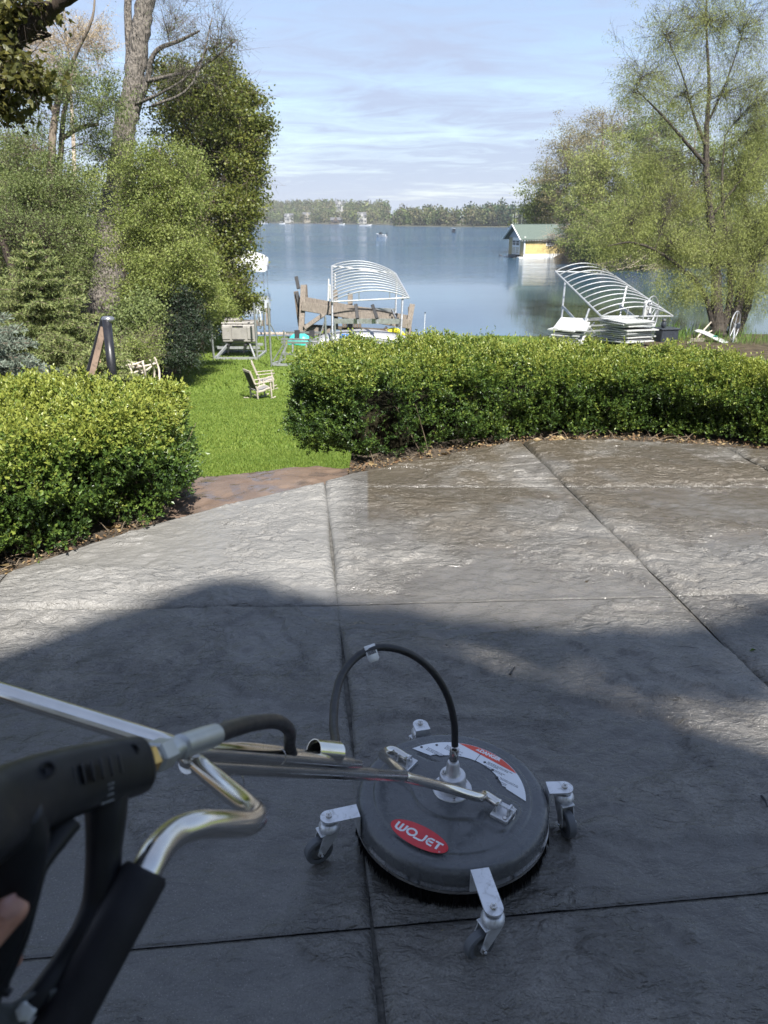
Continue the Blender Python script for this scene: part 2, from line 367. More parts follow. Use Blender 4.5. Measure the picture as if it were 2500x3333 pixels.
M_patio = t.fin(color=base, rough=rough, spec=.62, normal=nb)
pat = bpy.data.objects.new('patio', None); link(pat); tag(pat, kind='structure', label='grey stamped concrete patio, wet, with grooved joints')
M_joint = pm('joint_grit', (.085, .08, .07), .8, var=.4, scale=40, bump=.6, bscale=200)
def slab(i, j):
    near = (j >= 3) and 1 <= i <= 5
    st = .013 if near else .05
    nu = max(6, int((UX[i+1]-UX[i])/st)); ylo, yhi = VL[j][0], VL[j+1][0]; nv = max(6, int((yhi-ylo)/st))
    g = .006; e = np.array([0, .5, 1.0, 1.6, 2.4])*.006
    def ax(n, ln):
        q = np.linspace(e[-1]/ln, 1-e[-1]/ln, n); return np.concatenate([e[:-1]/ln, q, 1-e[:-1][::-1]/ln])
    U = ax(nu, UX[i+1]-UX[i]); W = ax(nv, yhi-ylo)
    A, B = np.meshgrid(U, W); x = UX[i] + A*(UX[i+1]-UX[i]); y = ylo + B*(yhi-ylo)
    X0 = np.where(A < .5, UX[i]+g/2, UX[i+1]-g/2)
    xb = UX[i] + g/2 + A*(UX[i+1]-UX[i]-g); X = xb.copy()
    for _ in range(5):
        lo = VL[j][0] + VL[j][1]*X + g/2; hi = VL[j+1][0] + VL[j+1][1]*X - g/2
        hi2 = np.minimum(hi, edge_y(X)); Yv = lo + B*np.maximum(hi2-lo, 0); X = xb + K*(Yv-2.9) + .006*np.sin(Yv*5+i*3)
    ln = np.maximum(hi2-lo, 0)
    if (ln <= .002).all(): return
    ru = np.minimum(A, 1-A)*(UX[i+1]-UX[i]); rv = np.minimum(B, 1-B)*ln; rim = np.minimum(ru, rv)
    sl, sm = slate(X, Yv); rb = .006*np.exp(-rim/.004) + .003*np.exp(-rim/.015)
    Z = np.maximum(sl*np.clip(rim/.03, .15, 1) - rb, -.0105)
    Vv, Ff = gridmesh(X, Yv, Z)
    keep = (ln.reshape(-1)[Ff] > .002).all(axis=1); Ff = Ff[keep]
    # skirt
    h, w_ = X.shape; idx = np.arange(h*w_).reshape(h, w_)
    ring = np.concatenate([idx[0, :], idx[1:, -1], idx[-1, -2::-1], idx[-2:0:-1, 0]])
    low = Vv[ring].copy(); low[:, 2] = -.09; b = len(Vv); m = len(ring); k = np.arange(m); k2 = (k+1) % m; lr = ln.reshape(-1)[ring]; ok_ = (lr[k] > .002) & (lr[k2] > .002); k = k[ok_]; k2 = k2[ok_]
    sk = np.stack([ring[k], b+k, b+k2, ring[k2]], -1)[:, ::-1]
    o = meshobj('slab', np.concatenate([Vv, low]), np.concatenate([Ff, sk]), M_patio, pat, smooth=True)
    for nm, arr, pad in (('relief', np.clip((sm-.5)*2.2+.5, 0, 1), .5), ('rimdist', np.clip(rim/.018, 0, 1), 0.)):
        at = o.data.attributes.new(nm, 'FLOAT', 'POINT'); at.data.foreach_set('value', np.concatenate([arr.reshape(-1), np.full(m, pad)]).astype(np.float32))
for i in range(len(UX)-1):
    for j in range(len(VL)-1): slab(i, j)
ex = np.linspace(-3.3, 5.55, 120); P = [(x, float(edge_y(x))-.03, -.0135) for x in ex]
MB().prism([Vector(p) for p in P], (0, 0, -.12)).out('joint_bed', M_joint, pat)
# planting bed under the hedges
P = [(x, max(float(edge_y(x))+.004, 1.0), -.012) for x in np.linspace(-3.0, 4.9, 80)]
def bed(name, xs, back):
    A = [Vector((x, float(edge_y(x))+.006, -.014)) for x in xs]; B = [Vector((x, back(x), -.05)) for x in xs]
    n = len(xs); V = A+B+[a+Vector((0, 0, -.9)) for a in A]+[b+Vector((0, 0, -1.0)) for b in B]
    Fq = [[i, i+1, n+i+1, n+i] for i in range(n-1)] + [[n+i, n+i+1, 3*n+i+1, 3*n+i] for i in range(n-1)] + [[0, n, 3*n, 2*n], [n-1, 3*n-1, 4*n-1, 2*n-1]]
    tag(meshobj(name, V, Fq, M_soil), kind='structure')
bed('planting_bed', list(np.linspace(-3.1, -1.30, 20)), lambda x: 4.9)
bed('planting_bed', list(np.linspace(-.24, 4.9, 40)), lambda x: 6.6)
# brown landing stone between the hedges
t = NT('landing_stone'); q = t.ramp(t.noise(2.2, 6, .6, .6), [(.3, (.085, .058, .042)), (.6, (.150, .108, .082)), (.8, (.115, .095, .085))])
pw = t.ramp(t.noise(3.4, 4, .5, .7), [(.52, 0), (.58, 1)])
M_flag = t.fin(color=t.mix(t.math('MULTIPLY', pw, .4), q, (.06, .055, .055)), rough=t.math('SUBTRACT', .42, t.math('MULTIPLY', pw, .36)),
               normal=t.bump(t.noise(24, 6, .65, .6), t.math('SUBTRACT', .7, t.math('MULTIPLY', pw, .65)), .008))
n = 60; xs = np.linspace(-1.42, -.14, n); lo = edge_y(xs)-.02
far_ = np.interp(xs, [-1.42, -1.3, -1.0, -.7, -.45, -.25, -.14], [4.62, 4.76, 4.84, 4.98, 5.06, 4.98, 4.86]) + (fbm2(xs, xs*0, 9, 3, 41)-.5)*.10
A, B = np.meshgrid(np.arange(n), np.linspace(0, 1, 40)); X = xs[A]; Y = lo[A]+(far_-lo)[A]*B
Z = -.040 + slate(X+9, Y+3)[0]*.8 - .03*np.clip((B-.93)/.07, 0, 1)**2
V, Fq = gridmesh(X, Y, Z); b = len(V); low = V.reshape(40, n, 3)[-1].copy(); low[:, 2] = -.5
last = np.arange(39*n, 40*n); sk = np.stack([last[:-1], last[1:], b+np.arange(1, n), b+np.arange(n-1)], -1)
tag(meshobj('landing_stone', np.concatenate([V, low]), np.concatenate([Fq, sk]), M_flag, smooth=True), 'wet brown flagstone landing at the gap between the hedges', 'flagstone')
# ------------------------------------------------------------------ the house behind the patio (its gable throws the shade on the concrete)
M_siding = pm('pale_siding', (.55, .53, .48), .7, var=.06, scale=3)
M_roof = pm('roof_shingle', (.10, .095, .09), .9, var=.25, scale=12, bump=.4, bscale=30)
M_glass = pm('window_glass', (.03, .04, .05), .05, var=.1)
M_white = pm('white_paint', (.78, .77, .74), .45, var=.05, scale=4)
hs = thing('house', 'pale two storey house with a steep gable behind the patio', 'house', (1.94, -4, 0))
MB().box((1.0, -9.0, 2.5), (17, 10, 6.0)).out('wall', M_siding, hs)
PK = (1.94, 9.27); SLP = .98
MB().prism([Vector((PK[0]-3.1, -3.9, 5.5)), Vector((PK[0]+3.1, -3.9, 5.5)), Vector((PK[0]+2.9, -3.9, PK[1]-.25-2.9*1.22)), Vector((PK[0], -3.9, PK[1]-.28)), Vector((PK[0]-2.9, -3.9, PK[1]-.25-2.9*SLP))], (0, -8, 0)).out('gable', M_siding, hs)
m = MB()
for s_ in (-1, 1):
    sl_ = SLP if s_ < 0 else 1.22; a = Vector((PK[0], -3.0, PK[1])); b = Vector((PK[0]+s_*3.3, -3.0, PK[1]-3.3*sl_)); q = Vector((0, 0, -.22))
    m.prism([a, b, b+q, a+q] if s_ < 0 else [a, a+q, b+q, b], (0, -9.5, 0))
m.out('roof', M_roof, hs)
MB().prism([Vector((-8, -3.4, 5.4)), Vector((-8, -14.6, 5.4)), Vector((-8, -9, 8.2))], (18, 0, 0)).out('main_roof', M_roof, hs)
for x, z, ww, hh in ((-4.5, 1.6, 1.6, 1.5), (-1.5, 1.3, 1.8, 2.2), (5, 1.6, 1.6, 1.5), (1.94, 6.6, 1.2, 1.3), (-4.5, 4.3, 1.2, 1.3), (5.6, 4.3, 1.2, 1.3)):
    yy = -3.995 if z < 5.5 else -3.895
    f = MB().box((x, yy+.02, z), (ww+.2, .05, hh+.2)).out('window', M_white, hs)
    MB().box((x, yy+.05, z), (ww, .02, hh)).out('pane', M_glass, f, world=False)
# ------------------------------------------------------------------ boxwood hedges
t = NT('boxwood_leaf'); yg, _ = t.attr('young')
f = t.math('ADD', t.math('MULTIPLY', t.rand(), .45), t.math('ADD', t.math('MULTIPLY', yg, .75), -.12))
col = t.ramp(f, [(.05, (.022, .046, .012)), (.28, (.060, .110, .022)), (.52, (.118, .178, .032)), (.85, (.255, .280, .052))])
t.fin(color=col, rough=.40, spec=.42)
tr = t.n.new('ShaderNodeBsdfTranslucent'); t.l.new(t.mix(.3, col, (.25, .32, .03)), tr.inputs['Color'])
ms = t.n.new('ShaderNodeMixShader'); ms.inputs[0].default_value = .28; t.l.new(t.b.outputs[0], ms.inputs[1]); t.l.new(tr.outputs[0], ms.inputs[2]); t.l.new(ms.outputs[0], t.o.inputs[0])
M_box = t.m
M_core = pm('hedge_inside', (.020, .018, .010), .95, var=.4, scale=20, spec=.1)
M_twig = pm('twig_bark', (.16, .12, .08), .9, var=.3, scale=30)
def inpoly(x, y, P):
    c = np.zeros(len(x), bool); n = len(P)
    for i in range(n):
        (x1, y1), (x2, y2) = P[i], P[(i+1) % n]
        k = ((y1 > y) != (y2 > y)) & (x < (x2-x1)*(y-y1)/((y2-y1) if y2 != y1 else 1e-9)+x1); c ^= k
    return c
def edist(x, y, P):
    d = np.full(len(x), 9.); n = len(P)
    for i in range(n):
        a = np.array(P[i]); b = np.array(P[(i+1) % n]); ab = b-a; tt = np.clip(((x-a[0])*ab[0]+(y-a[1])*ab[1])/max(1e-9, ab@ab), 0, 1)
        d = np.minimum(d, np.hypot(x-a[0]-tt*ab[0], y-a[1]-tt*ab[1]))
    return d
def shoots_to_leaves(B, D, ln, nl, size):
    """opposite leaf pairs along each shoot"""
    n = len(B); u = rng.normal(size=(n, 3)); W = np.cross(D, u); W /= np.linalg.norm(W, axis=1, keepdims=True); Q = np.cross(D, W)
    PP = []; DD = []
    for k in range(nl):
        s_ = (k+.6)/nl; a = (k % 2)*math.pi + (k//2)*math.pi/2; sd = W*math.cos(a) + Q*math.sin(a)
        PP.append(B + D*(ln*s_)[:, None]); DD.append(D*(.45+.7*s_) + sd*(1.0-.35*s_) + rng.normal(size=(n, 3))*.22)
    P = np.stack(PP, 1).reshape(-1, 3); DDD = np.stack(DD, 1).reshape(-1, 3)
    return P, DDD
def hedge(label, poly, hfun, dens, young, leaf=.021, gaps=()):
    root = thing('hedge', label, 'hedge', (poly[0][0], poly[0][1], 0))
    P = np.array(poly); xs0, xs1, ys0, ys1 = P[:, 0].min(), P[:, 0].max(), P[:, 1].min(), P[:, 1].max()
    # top
    n = int((xs1-xs0)*(ys1-ys0)*dens); x = rng.uniform(xs0, xs1, n); y = rng.uniform(ys0, ys1, n); k = inpoly(x, y, poly); x = x[k]; y = y[k]
    d = edist(x, y, poly); lump = fbm2(x, y, 4.5, 3, 51)-.5
    z = hfun(x, y) + lump*.30 + (fbm2(x, y, 11, 2, 52)-.5)*.12 - .16*np.exp(-d/.09)
    T = np.stack([x, y, z], 1); Nt = np.tile([0, 0, 1.], (len(x), 1))
    # sides
    SP = []; SN = []
    for i in range(len(poly)):
        a = P[i]; b = P[(i+1) % len(poly)]; ln = np.linalg.norm(b-a); nn = np.array([b[1]-a[1], a[0]-b[0]])/ln
        m_ = int(ln*.75*dens*1.15); s_ = rng.random(m_); q = a + (b-a)*s_[:, None]; h = hfun(q[:, 0], q[:, 1])
        v = rng.random(m_)**.9; zz = .015 + v*h
        off = (fbm2(q[:, 0]*1.2+q[:, 1], zz*1.3, 4.2, 4, 61, .55)-.5)*.44 + .05*np.sin(v*math.pi) - .10*(v > .86)*(v-.86)/.14 - .03
        SP.append(np.stack([q[:, 0]+nn[0]*off, q[:, 1]+nn[1]*off, zz], 1)); SN.append(np.tile([nn[0], nn[1], .12], (m_, 1)))
    B = np.concatenate([T]+SP); Nn = np.concatenate([Nt]+SN)
    for (gc, gr, gk) in gaps:
        dd = np.linalg.norm((B-np.array(gc))/np.array(gr), axis=1); kp = (dd > 1) | (rng.random(len(B)) > gk); B = B[kp]; Nn = Nn[kp]
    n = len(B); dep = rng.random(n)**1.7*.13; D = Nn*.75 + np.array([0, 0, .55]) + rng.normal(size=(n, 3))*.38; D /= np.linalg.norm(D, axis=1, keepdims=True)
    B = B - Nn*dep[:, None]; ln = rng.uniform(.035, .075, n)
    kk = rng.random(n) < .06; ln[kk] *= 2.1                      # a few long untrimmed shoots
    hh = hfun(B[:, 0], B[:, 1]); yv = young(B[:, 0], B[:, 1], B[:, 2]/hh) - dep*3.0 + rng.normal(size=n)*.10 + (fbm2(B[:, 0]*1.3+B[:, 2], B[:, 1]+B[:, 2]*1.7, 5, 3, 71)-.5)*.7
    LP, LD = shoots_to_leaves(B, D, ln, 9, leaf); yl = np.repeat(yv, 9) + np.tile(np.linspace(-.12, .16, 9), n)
    V, Fq = leafmesh(LP, LD, leaf*rng.uniform(.6, 1.3, len(LP)), .58, .35)
    keep = V.reshape(-1, 4, 3)[:, :, 2].min(1) > .004
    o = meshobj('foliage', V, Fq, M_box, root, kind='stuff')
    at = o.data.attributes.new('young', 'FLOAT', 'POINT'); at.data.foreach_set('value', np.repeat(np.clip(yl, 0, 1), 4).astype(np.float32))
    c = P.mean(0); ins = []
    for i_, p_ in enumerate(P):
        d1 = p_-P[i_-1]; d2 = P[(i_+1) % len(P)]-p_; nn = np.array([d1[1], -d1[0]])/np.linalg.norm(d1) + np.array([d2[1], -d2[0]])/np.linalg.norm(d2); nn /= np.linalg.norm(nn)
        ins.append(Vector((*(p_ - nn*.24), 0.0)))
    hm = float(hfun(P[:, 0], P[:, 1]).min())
    MB().prism(ins, (0, 0, hm-.18)).out('dark_core', M_core, root)  # dark block fills the hedge, standing in for its shaded inside
    m = MB()
    for i in range(14):
        e = rng.integers(len(poly)); a, b = P[e], P[(e+1) % len(poly)]; q = a+(b-a)*rng.random(); q = q+(c-q)/np.linalg.norm(c-q)*rng.uniform(.1, .22)
        p0 = Vector((q[0], q[1], -.03)); dd = Vector((rng.normal()*.12, rng.normal()*.12-.05, .28))
        m.tube([p0, p0+dd*.6+Vector((rng.normal()*.02, 0, 0)), p0+dd*1.5], [.005, .0035, .0015], 4)
    m.out('stem', M_twig, root, kind='stuff')
    return root
hl = [(-3.6, 2.2), (-2.26, 2.78), (-1.90, 3.24), (-1.60, 3.60), (-1.27, 3.96), (-1.22, 4.25), (-1.30, 4.72), (-2.2, 4.78), (-4.2, 4.6), (-4.4, 3.0)]
hedge('trimmed boxwood hedge with yellow green new growth, left of the lawn gap', hl, lambda x, y: .612+.0*x, 2600,
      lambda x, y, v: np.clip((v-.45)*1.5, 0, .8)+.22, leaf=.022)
fr = [pg(*q) for q in ((1150, 1537), (1350, 1500), (1500, 1470), (1700, 1440), (1850, 1433), (2000, 1432), (2250, 1443), (2500, 1462))]
hr = [(p.x, p.y+.12) for p in fr] + [(3.6, 4.95), (4.2, 5.1), (3.6, 6.0), (2.6, 6.35), (1.6, 6.55), (.6, 6.5), (-.32, 6.2), (-.66, 5.75), (-.56, 5.2)]
hr[0] = (-.16, 4.92)
hedge('long leggy boxwood hedge curving round the far edge of the patio', hr, lambda x, y:   .64-.047*np.clip(x, -1, 4)+.03*np.sin(x*3.1), 2900,
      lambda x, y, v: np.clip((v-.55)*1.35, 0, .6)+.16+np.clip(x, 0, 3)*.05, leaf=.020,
      gaps=(((-.02, 5.0, .38), (.13, .25, .22), .93), ((1.02, 5.5, .52), (.12, .25, .15), .7), ((.30, 5.1, .12), (.40, .3, .09), .9), ((.25, 5.3, .36), (.1, .3, .12), .7)))
# dry leaves and clippings under the hedges
M_litter = leafmat('dead_leaf', ((.09, .05, .03), (.20, .125, .065), (.36, .28, .14)), .15, .7, 3.0)
P = []
for _ in range(1700):
    x = rng.uniform(-.25, 3.6) if rng.random() < .75 else rng.uniform(-2.6, -1.3)
    y = float(edge_y(x)) + abs(rng.normal())*.11 + .012; P.append((x, y, -.012 + rng.random()*.022))
P = np.array(P); D = rng.normal(size=P.shape)*np.array([1, 1, .25])
V, Fq = leafmesh(P, D, rng.choice([.015, .02, .03, .055], len(P), p=[.45, .3, .18, .07]), .5, .3)
tag(meshobj('leaf_litter', V, Fq, M_litter), kind='stuff')
m = MB()
for i in range(70):
    x = rng.uniform(-.2, 2.5) if i % 3 else rng.uniform(-2.4, -1.35); y = float(edge_y(x))+abs(rng.normal())*.08+.03; a = rng.uniform(0, 6.28); l = rng.uniform(.05, .18)
    p = Vector((x, y, .0)); q = Vector((math.cos(a)*l, abs(math.sin(a))*l*.6, rng.uniform(.0, .06))); m.tube([p, p+q*.5+Vector((0, 0, .01)), p+q], [.0028, .002, .001], 4)
m.out('fallen_twigs', M_twig, kind='stuff')
# ------------------------------------------------------------------ lawn grass
M_grass = leafmat('lawn_grass', ((.075, .125, .020), (.125, .185, .030), (.200, .245, .050)), .30, .55, .5, .2)
def blades(n, x0, x1, y0, y1, ln, wd):
    x = rng.uniform(x0, x1, n); y = rng.uniform(y0, y1, n); e = np.interp(y, EX, EXL)
    k = (x > e + (fbm2(x, y, .7, 3, 81)-.5)*1.6) & (y < 46.3); x = x[k]; y = y[k]
    z = np.interp(y, GY, GZ); z = z + (fbm2(x, y, .25, 3, 5)-.5)*.12; k = z > -5.17; x = x[k]; y = y[k]; z = z[k]
    D = np.stack([rng.normal(size=len(x))*.5, rng.normal(size=len(x))*.5, np.ones(len(x))], 1)
    return leafmesh(np.stack([x, y, z-.015], 1), D, ln, wd, .1)
VV = []; FF = []; b = 0
for a in ((90000, -2.6, .6, 4.9, 11, .05, .22), (60000, -7, 1.0, 11, 24, .065, .3), (52000, -13, 13, 24, 46.5, .10, .4)):
    V, Fq = blades(*a); VV.append(V); FF.append(Fq+b); b += len(V)
tag(meshobj('grass', np.concatenate(VV), np.concatenate(FF), M_grass), kind='stuff', label='mown green grass on the slope')
# reeds and tufts along the shore
PP = []; DD = []; SZ = []
def tuft(p, n, r, h):
    for _ in range(n):
        a = rng.normal(size=2)*r; q = (p[0]+a[0], p[1]+a[1]*.6); PP.append((q[0], q[1], ground(*q)-.02)); DD.append((rng.normal()*.22, rng.normal()*.22, 1)); SZ.append(h*(.6+.6*rng.random()))
for (x, y, n, r, h) in ((985, 1060, 120, .45, .9), (1020, 1075, 90, .4, .7), (955, 1055, 60, .3, .8), (1290, 1085, 120, .5, .9), (1380, 1085, 120, .7, .6), (1480, 1082, 120, .9, .5), (1600, 1085, 120, .9, .5), (2150, 1100, 200, 1.0, .8), (2200, 1110, 160, .8, .8), (2080, 1105, 90, .6, .7), (2330, 1090, 120, 1.0, .5), (1760, 1090, 80, .6, .6), (2300, 1112, 90, 1.0, .35), (2360, 1108, 120, 1.2, .4), (2420, 1104, 140, 1.3, .4), (2480, 1104, 140, 1.2, .4), (2440, 1118, 140, 1.2, .4), (2500, 1118, 140, 1.2, .4), (2380, 1120, 120, 1, .35)):
    tuft(gp(x, y), n, r, h)
V, Fq = leafmesh(np.array(PP), np.array(DD), np.array(SZ), .05, .1)
tag(meshobj('shore_reeds', V, Fq, leafmat('reed', ((.06, .12, .02), (.11, .20, .035), (.20, .27, .06)), .3, .5, 1.0)), kind='stuff', label='tall green reeds along the waterline')
# ------------------------------------------------------------------ trees
def barkmat(name, c, sc=6, d=.04):
    t = NT(name); n1 = t.noise(sc, 6, .65, .6, sc=(1, 1, .22)); v = t.n.new('ShaderNodeTexVoronoi'); v.inputs['Scale'].default_value = sc*1.4
    t.l.new(t.map(t.tc, (1, 1, .25)), v.inputs['Vector']); h = t.math('ADD', n1, v.outputs['Distance'])
    return t.fin(color=t.ramp(h, [(.50, tuple(x*.22 for x in c)), (.78, c), (1.0, tuple(min(1, x*1.5) for x in c))]), rough=.92, spec=.15, normal=t.bump(h, 1.0, d))
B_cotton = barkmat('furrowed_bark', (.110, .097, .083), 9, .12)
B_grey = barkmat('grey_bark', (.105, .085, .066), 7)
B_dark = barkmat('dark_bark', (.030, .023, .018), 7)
B_pale = barkmat('pale_twig_bark', (.26, .215, .17), 7)
B_willow = barkmat('willow_bark', (.036, .030, .024), 6, .05)
L_maple = leafmat('olive_maple_leaf', ((.040, .056, .011), (.098, .120, .022), (.205, .210, .045)), .32, .42, .35)
L_spring = leafmat('fresh_green_leaf', ((.090, .122, .024), (.172, .208, .048), (.275, .300, .090)), .36, .5, .3)
L_grey = leafmat('grey_green_leaf', ((.065, .090, .024), (.125, .160, .046), (.205, .235, .085)), .32, .5, .3)
L_willow = leafmat('willow_leaf', ((.150, .180, .040), (.250, .280, .075), (.350, .365, .130)), .38, .5, .25)
L_bud = leafmat('brown_bud', ((0.131, 0.11, 0.05), (0.213, 0.181, 0.077), (0.294, 0.263, 0.119)), .3, .6, .2)
L_tan = leafmat('tan_blossom', ((0.287, 0.218, 0.103), (0.414, 0.322, 0.161), (0.529, 0.437, 0.253)), .35, .6, .3)
L_yew = leafmat('dark_yew', ((.010, .020, .010), (.020, .034, .016), (.034, .052, .022)), .1, .5, .8)
L_over = leafmat('bronze_maple_leaf', ((0.042, 0.048, 0.012), (0.09, 0.09, 0.022), (0.156, 0.138, 0.034)), .35, .45, .8)
def tube_np(m, P, r, n=5): m.tube(P, r, n, cap=False)
def tree(name, label, group, cat, trunks, blobs, leaf, bark, lsize=.10, per=60, cr=.55, asp=.6, droop=.15, twigs=3, strand=0.0, twig_r=.012, limb=.09, seed=1, base=None, solid=None):
    """trunks: [(px, py, depth, width_px), ...] polylines; blobs: (px, py, depth, rx_px, ry_px, rz_m, clumps)"""
    r = np.random.default_rng(seed); root = None; m = MB(); TP = []
    for tr_ in trunks:
        P = [px(a, b, d) for (a, b, d, w_) in tr_]; R = [w_*d/F/2 for (a, b, d, w_) in tr_]
        if root is None:
            root = thing(name, label, cat, P[0], group=group)
        Q = spline(P, 7); RR = splr(R, 7)
        Q = [q + Vector((r.normal(), r.normal(), 0))*rr*.10 for q, rr in zip(Q, RR)]
        m.tube(Q, RR, 11, cap=True); TP += list(zip(Q, RR))
    m.out('trunk', bark, root, smooth=True)
    m = MB(); LP = []; LD = []
    tz = np.array([tuple(q) for q, _ in TP]); trr = np.array([x for _, x in TP])
    for (bx, by, bd, rx, ry, rz, nc) in blobs:
        c = px(bx, by, bd); rad = np.array([rx*bd/F, rz, ry*bd/F])
        d = np.linalg.norm(tz-np.array(c), axis=1) + np.maximum(0, tz[:, 2]-c.z+.2*rad[2])*1.5; i = int(d.argmin()); s0 = TP[i][0]; r0 = min(TP[i][1]*.6, limb*max(.4, rad[2]/3))
        mid = s0.lerp(c, .5) + Vector((r.normal()*.2, r.normal()*.2, .12*(c-s0).length))
        LB = spline([s0, mid, c], 6); LR = splr([r0, r0*.62, r0*.28], 6); m.tube(LB, LR, 6, cap=False)
        nc = int(nc*1.6); u = r.normal(size=(nc, 3)); u /= np.linalg.norm(u, axis=1, keepdims=True); u *= (r.random((nc, 1))**.42)*np.where(r.random((nc, 1)) < .12, 1.25, 1.0)
        ph = r.uniform(0, 6.28, 3); u *= (1 + .30*np.sin(3.1*u[:, :1]*1.6+ph[0]+4*u[:, 2:]) + .22*np.sin(6*u[:, 1:2]+ph[1]-5*u[:, 2:]) )
        C = np.array(c) + u*rad
        for q in C:
            j = int(np.linalg.norm(np.array([tuple(z) for z in LB])-q, axis=1).argmin()); j = min(j, int(r.integers(len(LB)//6, max(2, int(len(LB)*.85))))); b = LB[j]; qv = Vector(q)
            md = b.lerp(qv, .55) + Vector((r.normal(), r.normal(), r.normal()+.4))*.10*(qv-b).length
            rr = max(twig_r*1.2, LR[min(j, len(LR)-1)]*.38); m.tube([b, md, qv], [rr, rr*.6, twig_r*.7], 4, cap=False)
            for _ in range(twigs):
                e = qv + Vector(r.normal(size=3))*cr*.95 - Vector((0, 0, droop*cr)); m.tube([b.lerp(qv, .75), qv.lerp(e, .45)+Vector((0, 0, .12*cr)), e], [twig_r*.8, twig_r*.6, twig_r*.25], 3, cap=False)
        pr_ = max(5, int(per*.8)); n = nc*pr_; ci = np.repeat(np.arange(nc), pr_); k = r.normal(size=(n, 3))*cr*np.array([.50, .50, .30])
        pts = C[ci] + k
        if strand > 0:
            pts[:, 2] -= r.random(n)**.7*strand
        LP.append(pts); dd = r.normal(size=(n, 3)); dd[:, 2] -= droop*3; LD.append(dd)
    m.out('branches', bark, root, smooth=True, kind='stuff')
    if LP:
        V, Fq = leafmesh(np.concatenate(LP), np.concatenate(LD), lsize, asp, .3, r, flat=.9) if name != 'overhanging_maple' else lobedleaf(np.concatenate(LP), np.concatenate(LD), lsize, r)
        meshobj('crown', V, Fq, leaf, root, kind='stuff')
    return root
GL = 'trees crowding the left side of the lawn'
# tall leaning cottonwood with a forked trunk
tree('cottonwood_tree', 'tall old tree with thick furrowed forked trunk leaning right', None, 'tree',
     [[(300, 1150, 33, 125), (330, 1000, 33, 110), (352, 880, 33, 95), (376, 650, 33, 82), (400, 480, 33, 72), (425, 330, 33, 66), (450, 150, 33, 62), (478, -20, 33, 56), (500, -240, 33, 46)],
      [(398, 500, 33, 50), (428, 360, 33.4, 30), (424, 240, 33.6, 27), (418, 60, 33.8, 25), (412, -180, 34, 20)],
      [(440, 370, 33, 24), (478, 265, 32.5, 18), (505, 170, 32, 15), (590, 130, 31.6, 11), (650, 100, 31.2, 6)],
      [(478, 265, 32.5, 15), (560, 245, 32, 11), (660, 215, 31.5, 8), (770, 130, 31, 4)],
      [(440, 340, 32.8, 12), (530, 300, 32, 8), (620, 240, 31.5, 7), (680, 150, 31, 4)],
      [(495, 345, 31.5, 10), (600, 300, 31, 8), (650, 220, 30.6, 6), (690, 60, 30, 4)]],
     [(560, 90, 32, 110, 110, 2.0, 40), (690, 140, 31, 90, 110, 1.6, 46), (600, 230, 31.5, 130, 60, 1.4, 30), (500, -60, 33, 170, 90, 2, 30), (750, 130, 31, 40, 70, 1, 16)],
     L_grey, B_cotton, .07, 9, .62, .5, .1, 4, twig_r=.008, limb=.045, seed=3)
# broad olive maple
tree('maple_tree', 'broad olive green maple overhanging the water on the left bank', GL, 'tree',
     [[(640, 1130, 36, 50), (650, 1000, 36, 42), (640, 820, 36, 34), (655, 620, 36, 26), (650, 420, 36, 16), (640, 260, 36, 8)],
      [(645, 800, 36, 20), (700, 640, 35.5, 14), (770, 500, 35, 8)], [(648, 900, 36, 18), (720, 800, 35.5, 12), (800, 720, 35, 7)]],
     [(600, 330, 36, 100, 90, 2.0, 60), (700, 310, 36, 90, 80, 2.0, 55), (755, 400, 35.5, 75, 110, 1.6, 55), (790, 540, 35.5, 65, 110, 1.6, 60), (770, 680, 35, 70, 90, 1.5, 55), (660, 520, 36.5, 140, 150, 2.4, 110),
      (740, 800, 35, 70, 80, 1.5, 45), (700, 900, 34.5, 80, 90, 1.5, 50), (620, 700, 36.5, 120, 130, 2.2, 60), (745, 940, 35, 45, 70, 1.2, 30), (830, 460, 35.5, 22, 80, .8, 14), (720, 215, 36, 40, 50, 1, 14), (850, 400, 35.5, 22, 40, .6, 8), (800, 320, 36, 40, 50, .8, 14), (800, 980, 35, 40, 30, .7, 12), (560, 250, 36.5, 60, 50, 1, 16)],
     L_maple, B_grey, .125, 110, .62, .85, .2, 3, seed=5, limb=.12)
# fresh green tree in front of the maple
tree('young_elm_tree', 'fine leaved fresh green tree in front of the maple, with many thin stems', GL, 'tree',
     [[(465, 1160, 27, 30), (470, 1000, 27, 24), (480, 820, 27, 18), (500, 640, 27, 10), (520, 480, 27, 5)], [(475, 1000, 27, 14), (540, 850, 26.5, 10), (590, 700, 26, 6)], [(470, 1040, 27, 12), (410, 900, 26.6, 9), (380, 760, 26.5, 5)]],
     [(520, 560, 27, 110, 110, 1.4, 60), (440, 640, 27.5, 100, 110, 1.4, 55), (600, 640, 26.5, 80, 110, 1.3, 55), (520, 760, 26.5, 150, 110, 1.5, 90), (450, 790, 27, 70, 90, 1.4, 44), (600, 850, 26, 110, 90, 1.4, 60), (500, 920, 26, 105, 90, 1.4, 60), (640, 960, 27, 90, 80, 1.3, 50), (540, 1040, 26, 90, 90, 1.2, 40), (455, 1010, 25.5, 60, 100, 1.2, 34), (700, 1000, 30, 60, 60, 1.2, 30)],
     L_spring, B_grey, .08, 135, .42, .6, .15, 1, seed=7, twig_r=.006, limb=.05)
